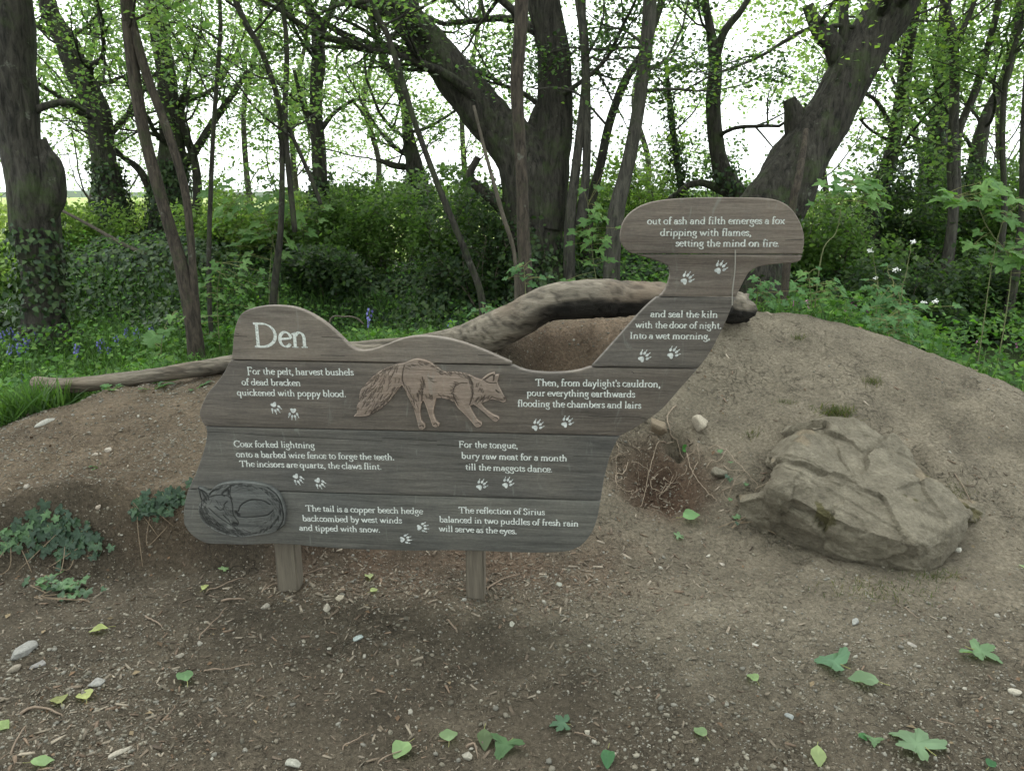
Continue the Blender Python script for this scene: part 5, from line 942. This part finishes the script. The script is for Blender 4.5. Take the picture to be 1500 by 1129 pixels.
SH = [('leafy bush below the S-curved trunk', 105, 330, 9.8, 1.0, .3, 3500, LIT), ('bush with pale leaves between the dark upright tree and the crossing stems', 340, 320, 9.2, .9, .45, 5000, LIT), ('dense bush right of the crossing stems', 440, 340, 9.4, .8, .5, 5000, MID),
      ('dark low bush crowning the ivy bank', 480, 400, 8.2, .7, .25, 5500, DARKG), ('green bush below the distant ivy-clad tree', 560, 330, 9.3, .9, .45, 6000, MID), ('green bush left of the massive fork', 650, 330, 9.0, .8, .5, 6000, MID), ('dark bush hugging the left of the massive fork', 715, 350, 8.0, .6, .45, 4200, DARKG),
      ('bush filling the gap right of the massive fork', 860, 320, 9.2, .7, .55, 5000, MID), ('bright bush left of the top board', 945, 290, 10.0, .9, .6, 6000, LIT), ('bush behind the top board', 1030, 270, 10.6, .9, .6, 5500, MID), ('bush at the foot of the massive leaning tree', 1215, 330, 8.6, .7, .5, 5000, MID),
      ('dark bramble thicket in the right-hand group', 1310, 300, 9.6, 1.1, .6, 7500, DARKG + MID[:1]), ('leafy thicket near the right edge', 1420, 300, 9.8, 1.0, .6, 7000, MID), ('thicket cut by the right edge', 1510, 320, 8.8, .8, .5, 5000, MID), ('yellowish bush at the left edge', 5, 400, 8.2, .7, .3, 3500, LIT), ('dark bush at the left edge below the yellowish one', -20, 470, 7.2, .6, .2, 3000, DARKG),
      ('low dark bramble right of the mound', 1330, 430, 7.4, .9, .25, 5500, DARKG), ('dark bramble at the right edge', 1460, 420, 7.6, .8, .3, 5000, DARKG + MID[:1])]
for k, a in enumerate(SH): shrub('shrub', *a, seed=300 + k)
# bright hedge beyond the bank and the far tree line
def hedge(name, label, X0, X1, Y, Hh, dp, n, cols, lsz):
    x = rng.uniform(X0, X1, n); yy = Y + rng.uniform(-dp, dp, n); top_ = Hh * (1 + .25 * fbm(x * .7, 4.4, 0, 3, 70)); z = rng.random(n)**.6 * top_; bag = Bag(); t = empty(name, ((X0 + X1) / 2, Y, float(HF((X0 + X1) / 2, Y))), label=label, cat='hedge')
    leafbag(bag, np.c_[x - (X0 + X1) / 2, yy - Y, z], rng.normal(0, .6, (n, 3)) + [0, -.3, .8], lsz * rng.uniform(.6, 1.3, n), cols); link('foliage', bag.mesh('foliage'), LEAF, t)
    bag = Bag()
    for k in range(int((X1 - X0) * 3)):
        xx = random.uniform(X0, X1) - (X0 + X1) / 2; tube(bag, [(xx, 0, -.1), (xx + random.uniform(-.1, .1), random.uniform(-.2, .2), Hh * .5), (xx + random.uniform(-.3, .3), random.uniform(-.4, .4), Hh * .95)], [.02, .014, .006], 5)
    link('stems', bag.mesh('stems'), TWIG, t)
hedge('hedge', 'sunlit yellow-green hedge beyond the bank, in front of the pale field', -11, -2.2, 13.2, 1.25, .5, 20000, [(.22, .29, .07), (.27, .33, .09), (.17, .24, .06)], .08)
hedge('hedge', 'green hedge running behind the massive trees to the right edge', -4.2, 12, 13.4, 1.5, .7, 40000, [(.13, .2, .05), (.17, .24, .06), (.09, .15, .04)], .085)
bag = Bag(); xs = np.linspace(-420, 420, 280); hgt = 2.6 + 1.6 * fbm(xs * .05, 1.0, 0, 4, 80); 
for dy, k in ((0, 0), (12, .9), (24, 1), (40, 0)):
    bag.V.append(np.c_[xs, np.full(280, 330 + dy) + 3 * fbm(xs * .1, dy, 0, 2, 2), .2 + hgt * k]); bag.C.append(np.tile([.07, .1, .06], (280, 1)))
k = np.arange(279)
for j in range(3): bag.F.setdefault(4, []).append(np.stack([k + j * 280, k + 1 + j * 280, k + 1 + (j + 1) * 280, k + (j + 1) * 280], -1))
link('far_treeline', bag.mesh('far_treeline', True), DEBRIS, kind='stuff', label='low dark line of far-off trees on the horizon beyond the field', cat='treeline')
# ------------------------------------------------------------------ plants with leaves one can pick apart
LOBE = leaf_me('leaf', lobed(5, .3, 5), (.085, .2, .04), .15, .2, 1, .5); LOBE2 = leaf_me('leaf', lobed(5, .34, 9), (.12, .25, .045), .15, .3, 2, .5)
IVYL = [leaf_me('leaf', lobed(5, .35, 20 + k, False), c, .12, .12, k, .4) for k, c in enumerate([(.026, .062, .03), (.04, .095, .036), (.08, .18, .055), (.03, .072, .036)])]
OVL = [leaf_me('leaf', oval(.36), c, .2, .25, k, .2) for k, c in enumerate([(.06, .14, .045), (.08, .18, .05), (.055, .12, .05)])]
HEART = [leaf_me('leaf', lobed(3, .12, 31 + k, True), c, .12, .25, k, .5) for k, c in enumerate([(.07, .18, .05), (.09, .22, .055)])]
for m_ in (LOBE, LOBE2): m_.materials.append(HERB)
for m_ in IVYL: m_.materials.append(IVY)
for m_ in OVL + HEART: m_.materials.append(HERB)
def put_leaf(t, me, loc, nrm, tip, s, ix=None):
    o = bpy.data.objects.new('leaf', me); sc.collection.objects.link(o); o.parent = t
    n_3 = Vector(nrm).normalized(); tp = Vector(tip); tp = (tp - n_3 * tp.dot(n_3)).normalized(); bt = n_3.cross(tp)
    Mx = Matrix((tp, bt, n_3)).transposed().to_4x4(); Mx.translation = Vector(loc); o.matrix_local = Mx @ Matrix.Diagonal((s, s, s, 1)); return o
def ivy_patch(label, pxs, n, size, seed, spread=22, pal_w=(0, 1, 3), lift=.03):
    rg = random.Random(seed); pts = catmull(pxs, 6); c0_ = ghit(*pts[len(pts) // 2]); t = empty('ivy_clump', c0_, label=label, cat='ivy'); bag = Bag()
    for k in range(4):
        i = rg.randrange(len(pts)); a = ghit(*pts[i]); L = [a, a + np.array([rg.uniform(-.12, .12), rg.uniform(-.12, .02), .03]), a + np.array([rg.uniform(-.14, .14), rg.uniform(-.12, 0), -.02])]; L = np.array(L); L[:, 2] = HF(L[:, 0], L[:, 1]) + [0, .03, .015]
        tube(bag, catmull(L - c0_, 5), .0018, 5, np.array([.2, .15, .1]))
    link('stems', bag.mesh('stems'), ROOTM, t)
    for k in range(n):
        i = rg.randrange(len(pts)); px = pts[i][0] + rg.gauss(0, spread); py = pts[i][1] + rg.gauss(0, spread * .7); g = ghit(px, py); nn = gnorm(np.array([g[0]]), np.array([g[1]]), .06)[0]
        nn = nn * .7 + np.array([rg.gauss(0, .35), rg.gauss(-.35, .3), .3]); tip = np.array([rg.gauss(0, .7), -.5, -.5])
        put_leaf(t, IVYL[rg.choice(pal_w)], g - c0_ + np.array([0, 0, lift * rg.uniform(.3, 1.5)]), nn, tip, size * rg.uniform(.6, 1.25))
ivy_patch('dark ivy clump hanging over the ledge at the left', [(60, 765), (90, 790), (125, 800), (70, 800)], 110, .032, 1, 20)
ivy_patch('bright young ivy at the left edge of the ledge', [(10, 790), (20, 800), (60, 775)], 34, .034, 2, 16, (2, 2, 1))
ivy_patch('light green ivy sprigs hanging below the ledge', [(60, 855), (95, 870), (135, 865)], 34, .03, 3, 10, (2, 2, 1))
ivy_patch('dark ivy clump beside the lower left edge of the sign', [(205, 760), (235, 745), (265, 725)], 60, .034, 4, 12)
ivy_patch('few small ivy leaves between the roots and the boulder', [(1060, 680), (1085, 755), (1100, 760)], 12, .026, 5, 16, (1, 2, 3))
# docks by the log
def rosette(label, px, py, n, size, seed, mes=OVL, name='plant', cat='plant', up=.55, group=None):
    rg = random.Random(seed); g = ghit(px, py); t = empty(name, g, label=label, cat=cat, group=group); bag = Bag()
    for k in range(n):
        a = rg.uniform(0, 6.28); r_ = rg.uniform(.01, .03); s = size * rg.uniform(.6, 1.2); tip = np.array([math.cos(a), math.sin(a), rg.uniform(.1, up)]); nn = np.array([-math.cos(a) * .5, -math.sin(a) * .5, 1]); hh_ = rg.uniform(.02, .5 * up) * size * 1.5
        loc = (math.cos(a) * r_ * 2, math.sin(a) * r_ * 2, hh_); put_leaf(t, rg.choice(mes), loc, nn, tip, s); tube(bag, [(0, 0, -.01), (loc[0] * .6, loc[1] * .6, hh_ * .7), loc], .0022, 4, np.array([.12, .18, .06]), cap=False)
    link('stems', bag.mesh('stems'), HERB, t); return t
for k, (px, py, n_l, s_, lb, ms) in enumerate([(262, 555, 9, .085, 'leafy dock plant growing against the log left of the sign', OVL), (225, 570, 6, .06, 'smaller dock left of the leafy one, under the log', OVL), (192, 562, 7, .04, 'little plant under the middle of the left log', HEART), (165, 570, 6, .038, 'little plant left of the middle of the left log', HEART), (105, 572, 6, .04, 'little plant under the left end of the log', HEART), (145, 683, 5, .02, 'tiny grass-like tuft on the left slope', OVL),
        (285, 570, 5, .05, 'wispy plant beside the upper left edge of the sign', OVL)]): rosette(lb, px, py, n_l, s_, 500 + k, ms)
# broad-leaved saplings
def sapling(label, stems, Y, leaves, mes, lsz, seed, flower=None, name='sapling', cat='sapling', gz=None, group=None, stemr=.005):
    rg = random.Random(seed); b0 = P(*stems[0][0], Y); g = float(HF(b0[0], Y)); t = empty(name, (b0[0], Y, g), label=label, cat=cat, group=group); base = np.array([b0[0], Y, g]); bag = Bag(); cur = []
    for s_ in stems:
        arr = np.array([P(a, b2, Y) for a, b2 in s_]) - base
        if arr[0, 2] > .02: arr = np.vstack([[arr[0, 0], 0, -.03], arr])
        c = catmull(arr, 6); c[:, 1] += np.cumsum(np.random.default_rng(seed).normal(0, .006, len(c))); tube(bag, c, stemr * (1 - .6 * np.linspace(0, 1, len(c))), 6, np.array([.14, .15, .07])); cur.append(c)
    for (px, py, k) in leaves:
        p = P(px, py, Y) - base; p[1] += rg.uniform(-.1, .1); allp = np.vstack(cur); j = allp[np.argmin(((allp - p)**2).sum(1))]
        tip = p - j + np.array([0, 0, -.03]); L = np.linalg.norm(tip) + 1e-6; tube(bag, [j, (j + p) / 2 + [0, 0, .01], p], .0015, 4, np.array([.2, .2, .08]), cap=False)
        put_leaf(t, rg.choice(mes), p, (rg.gauss(0, .3), rg.uniform(-.7, -.1), 1), tip / L + np.array([0, 0, -.3]), lsz * k * rg.uniform(.85, 1.15))
    link('stem', bag.mesh('stem', True), ROOTM, t)
    if flower:
        for (px, py) in flower:
            p = P(px, py, Y) - base; fb = Bag(); n = 26; C = p + np.random.default_rng(int(px)).normal(0, 1, (n, 3)) * [.009, .009, .007]; leafbag(fb, C, np.random.default_rng(3).normal(0, .7, (n, 3)) + [0, -.5, 1], np.full(n, .012), [(.8, .8, .76)], I5, I5F, .1); link('flower_head', fb.mesh('flower_head'), PETAL, t)
    return t
PETAL = m_attr('petal', .6, 200, .0005, (.95, 1.05))
def spots(cx, cy, rx, ry, n, seed):
    r_ = random.Random(seed); return [(cx + r_.gauss(0, rx), cy + r_.gauss(0, ry), r_.uniform(.7, 1.2)) for _ in range(n)]
sapling('sycamore sapling with big lobed leaves left of the title, in front of the ivy bank', [[(235, 520), (240, 480), (258, 455)]], 6.0, [(235, 487, 1.2), (222, 505, 1.1), (245, 482, 1), (258, 460, .9), (228, 520, 1), (262, 470, .7)], [LOBE, LOBE2], .10, 1)
sapling('young sycamore among the thin stems left of the title', [[(320, 480), (318, 430), (325, 385)]], 6.6, spots(325, 420, 22, 32, 26, 2), [LOBE, LOBE2], .075, 2)
sapling('sycamore sprigs around the crossing stems above the title', [[(395, 440), (400, 350), (420, 270)], [(400, 350), (370, 300), (350, 280)]], 7.6, spots(385, 320, 42, 32, 60, 3), [LOBE, LOBE2], .095, 3)
sapling('drooping sycamore sapling right of the top board', [[(1203, 375), (1225, 340), (1233, 300), (1240, 265)]], 5.6, [(1225, 275, 1.1), (1250, 270, 1.2), (1270, 285, 1), (1285, 262, 1), (1222, 300, .9), (1268, 300, .9), (1305, 300, .8), (1240, 255, 1), (1290, 285, .9), (1208, 290, .8), (1195, 300, .7), (1255, 262, 1)] + spots(1252, 280, 26, 13, 12, 41), [LOBE, LOBE2], .088, 4)
sapling('broad-leaved sycamore sapling at the right edge', [[(1480, 400), (1450, 340), (1430, 300), (1425, 270)], [(1460, 350), (1490, 300)]], 5.4, [(1390, 295, 1.3), (1425, 270, 1.2), (1440, 268, 1), (1455, 290, 1.1), (1480, 290, 1.2), (1495, 310, 1.1), (1470, 310, 1), (1440, 340, .6), (1490, 350, 1.3), (1485, 375, 1.3), (1470, 390, 1), (1498, 400, 1)] + spots(1440, 290, 30, 18, 12, 43) + spots(1480, 365, 18, 28, 22, 44), [LOBE, LOBE2], .09, 5)
sapling('leafy sycamore shoot left of the top board, by the grey trunk', [[(875, 430), (868, 370), (862, 300)]], 6.6, spots(868, 345, 18, 38, 34, 6), [LOBE, LOBE2], .07, 6)
sapling('small broad-leaved plant at the foot of the young light-brown trunk', [[(770, 440), (768, 400), (765, 385)]], 6.0, spots(772, 400, 18, 12, 16, 7), HEART, .06, 7)
sapling('bright leafy sprig behind the log, under the slanting stem', [[(705, 480), (708, 455)]], 5.6, spots(708, 450, 10, 7, 9, 8), HEART, .05, 8, name='plant', cat='plant')
sapling('tall white-flowered garlic mustard right of the mound, the largest one', [[(1312, 480), (1320, 430), (1330, 395), (1337, 357)], [(1318, 440), (1300, 400), (1312, 395)]], 5.3, spots(1315, 450, 22, 26, 54, 9), HEART, .065, 9, [(1338, 354), (1312, 395), (1330, 310), (1353, 443), (1370, 442)], name='garlic_mustard', cat='wild flower')
sapling('white-flowered plant just right of the sign neck', [[(1290, 460), (1283, 410), (1275, 370)], [(1285, 430), (1284, 405)]], 5.7, spots(1282, 430, 12, 18, 14, 10), HEART, .05, 10, [(1275, 367), (1284, 407)], name='garlic_mustard', cat='wild flower')
sapling('low leafy plant under the neck of the sign', [[(1115, 450), (1115, 410)]], 5.5, spots(1118, 425, 14, 16, 30, 11), HEART, .055, 11, name='plant', cat='plant')
sapling('low leafy plant on the mound rim right of the sign', [[(1190, 460), (1185, 400)]], 5.5, spots(1195, 415, 20, 22, 34, 12), [LOBE2] + HEART, .05, 12, name='plant', cat='plant')
sapling('leafy plant on the right rim below the white flowers', [[(1300, 500), (1300, 470)]], 5.0, spots(1305, 475, 26, 12, 34, 13), HEART, .05, 13, name='plant', cat='plant')
# bluebells and pink flowers: small copies
def flower_proto(col, name):
    bag = Bag(); tube(bag, [(0, 0, 0), (.005, 0, .12), (.03, 0, .21)], .0025, 4, np.array([.1, .16, .05]), cap=False)
    bl = Bag(); r_ = np.random.default_rng(4); C = np.c_[.006 + .03 * np.linspace(0, 1, 9)**1.5 + r_.normal(0, .006, 9), r_.normal(0, .006, 9), np.linspace(.12, .21, 9)]; leafbag(bl, C, r_.normal(0, .4, (9, 3)) + [1, 0, .2], np.full(9, .022), [col], IV * [1, .8, 1], IF, .15, np.tile([.3, 0, -1.], (9, 1)))
    return bag.mesh('stem'), bl.mesh('blossom')
for m_ in ():
    pass
for nm, col, spots_, lb, gr, ct in [('bluebell', (.13, .13, .34), [(5, 505), (15, 515), (25, 510), (35, 518), (8, 520), (20, 500), (42, 512), (28, 525), (28, 563), (110, 528), (148, 515), (158, 520), (155, 508), (113, 520), (60, 505), (210, 500), (200, 495), (225, 490), (190, 498), (540, 490), (655, 430), (12, 528), (38, 505), (1408, 490), (1429, 475), (0, 512), (50, 500), (172, 505), (183, 490), (238, 495)], 'violet-blue bluebell standing in the grass', 'bluebells in the grass', 'wild flower'),
                                ('pink_campion', (.55, .2, .42), [(1173, 395), (1186, 445), (1241, 440), (1279, 450), (1252, 395), (1430, 498), (1490, 500)], 'small pink flower on a thin stem on the right rim of the mound', 'small pink flowers beyond the mound', 'wild flower')]:
    ms, mb = flower_proto(col, nm); ms.materials.append(GRASS); mb.materials.append(PETAL)
    for (px, py) in spots_:
        Yg = ghit(px, py + 22, 3)[1]; Yg = min(max(Yg, 4.8), 7.3); p = P(px, py, Yg); g = float(HF(p[0], Yg)); s = max((p[2] - g) / .2, .6) if nm != 'bluebell' else random.uniform(.9, 1.35)
        t = empty(nm, (p[0], Yg, g), random.uniform(0, 6), label=lb, cat=ct, group=gr); s = min(s, 2.2); t.scale = (s, s, s)
        for part, m_ in (('stem', ms), ('blossom', mb)):
            o = bpy.data.objects.new(part, m_); sc.collection.objects.link(o); o.parent = t
# dry grass and moss tufts on the mound
bag = Bag()
for px, py, n, sx, L in [(1225, 605, 260, .05, .05), (1170, 497, 60, .02, .035), (1280, 562, 70, .025, .04), (1290, 865, 300, .12, .03), (1370, 845, 160, .06, .03), (1150, 590, 60, .03, .03), (1395, 720, 220, .05, .02), (1310, 740, 200, .035, .02), (1100, 640, 60, .03, .03)]:
    g = ghit(px, py); x = g[0] + rng.normal(0, sx, n); y = g[1] + rng.normal(0, sx * .5, n); z = HF(x, y); up = rng.normal(0, .6, (n, 3)) + [0, 0, 1]; nn = np.cross(up, rng.normal(0, 1, (n, 3)))
    leafbag(bag, np.c_[x, y, z], nn, L * rng.uniform(.5, 1.2, n), [(.08, .1, .03), (.12, .11, .05), (.06, .08, .025)], GV * [1, 1.4, 1], GF, .3, up)
link('moss_tufts', bag.mesh('moss_tufts'), GRASS, kind='stuff', label='thin tufts of moss and dry grass on the clay mound', cat='moss')
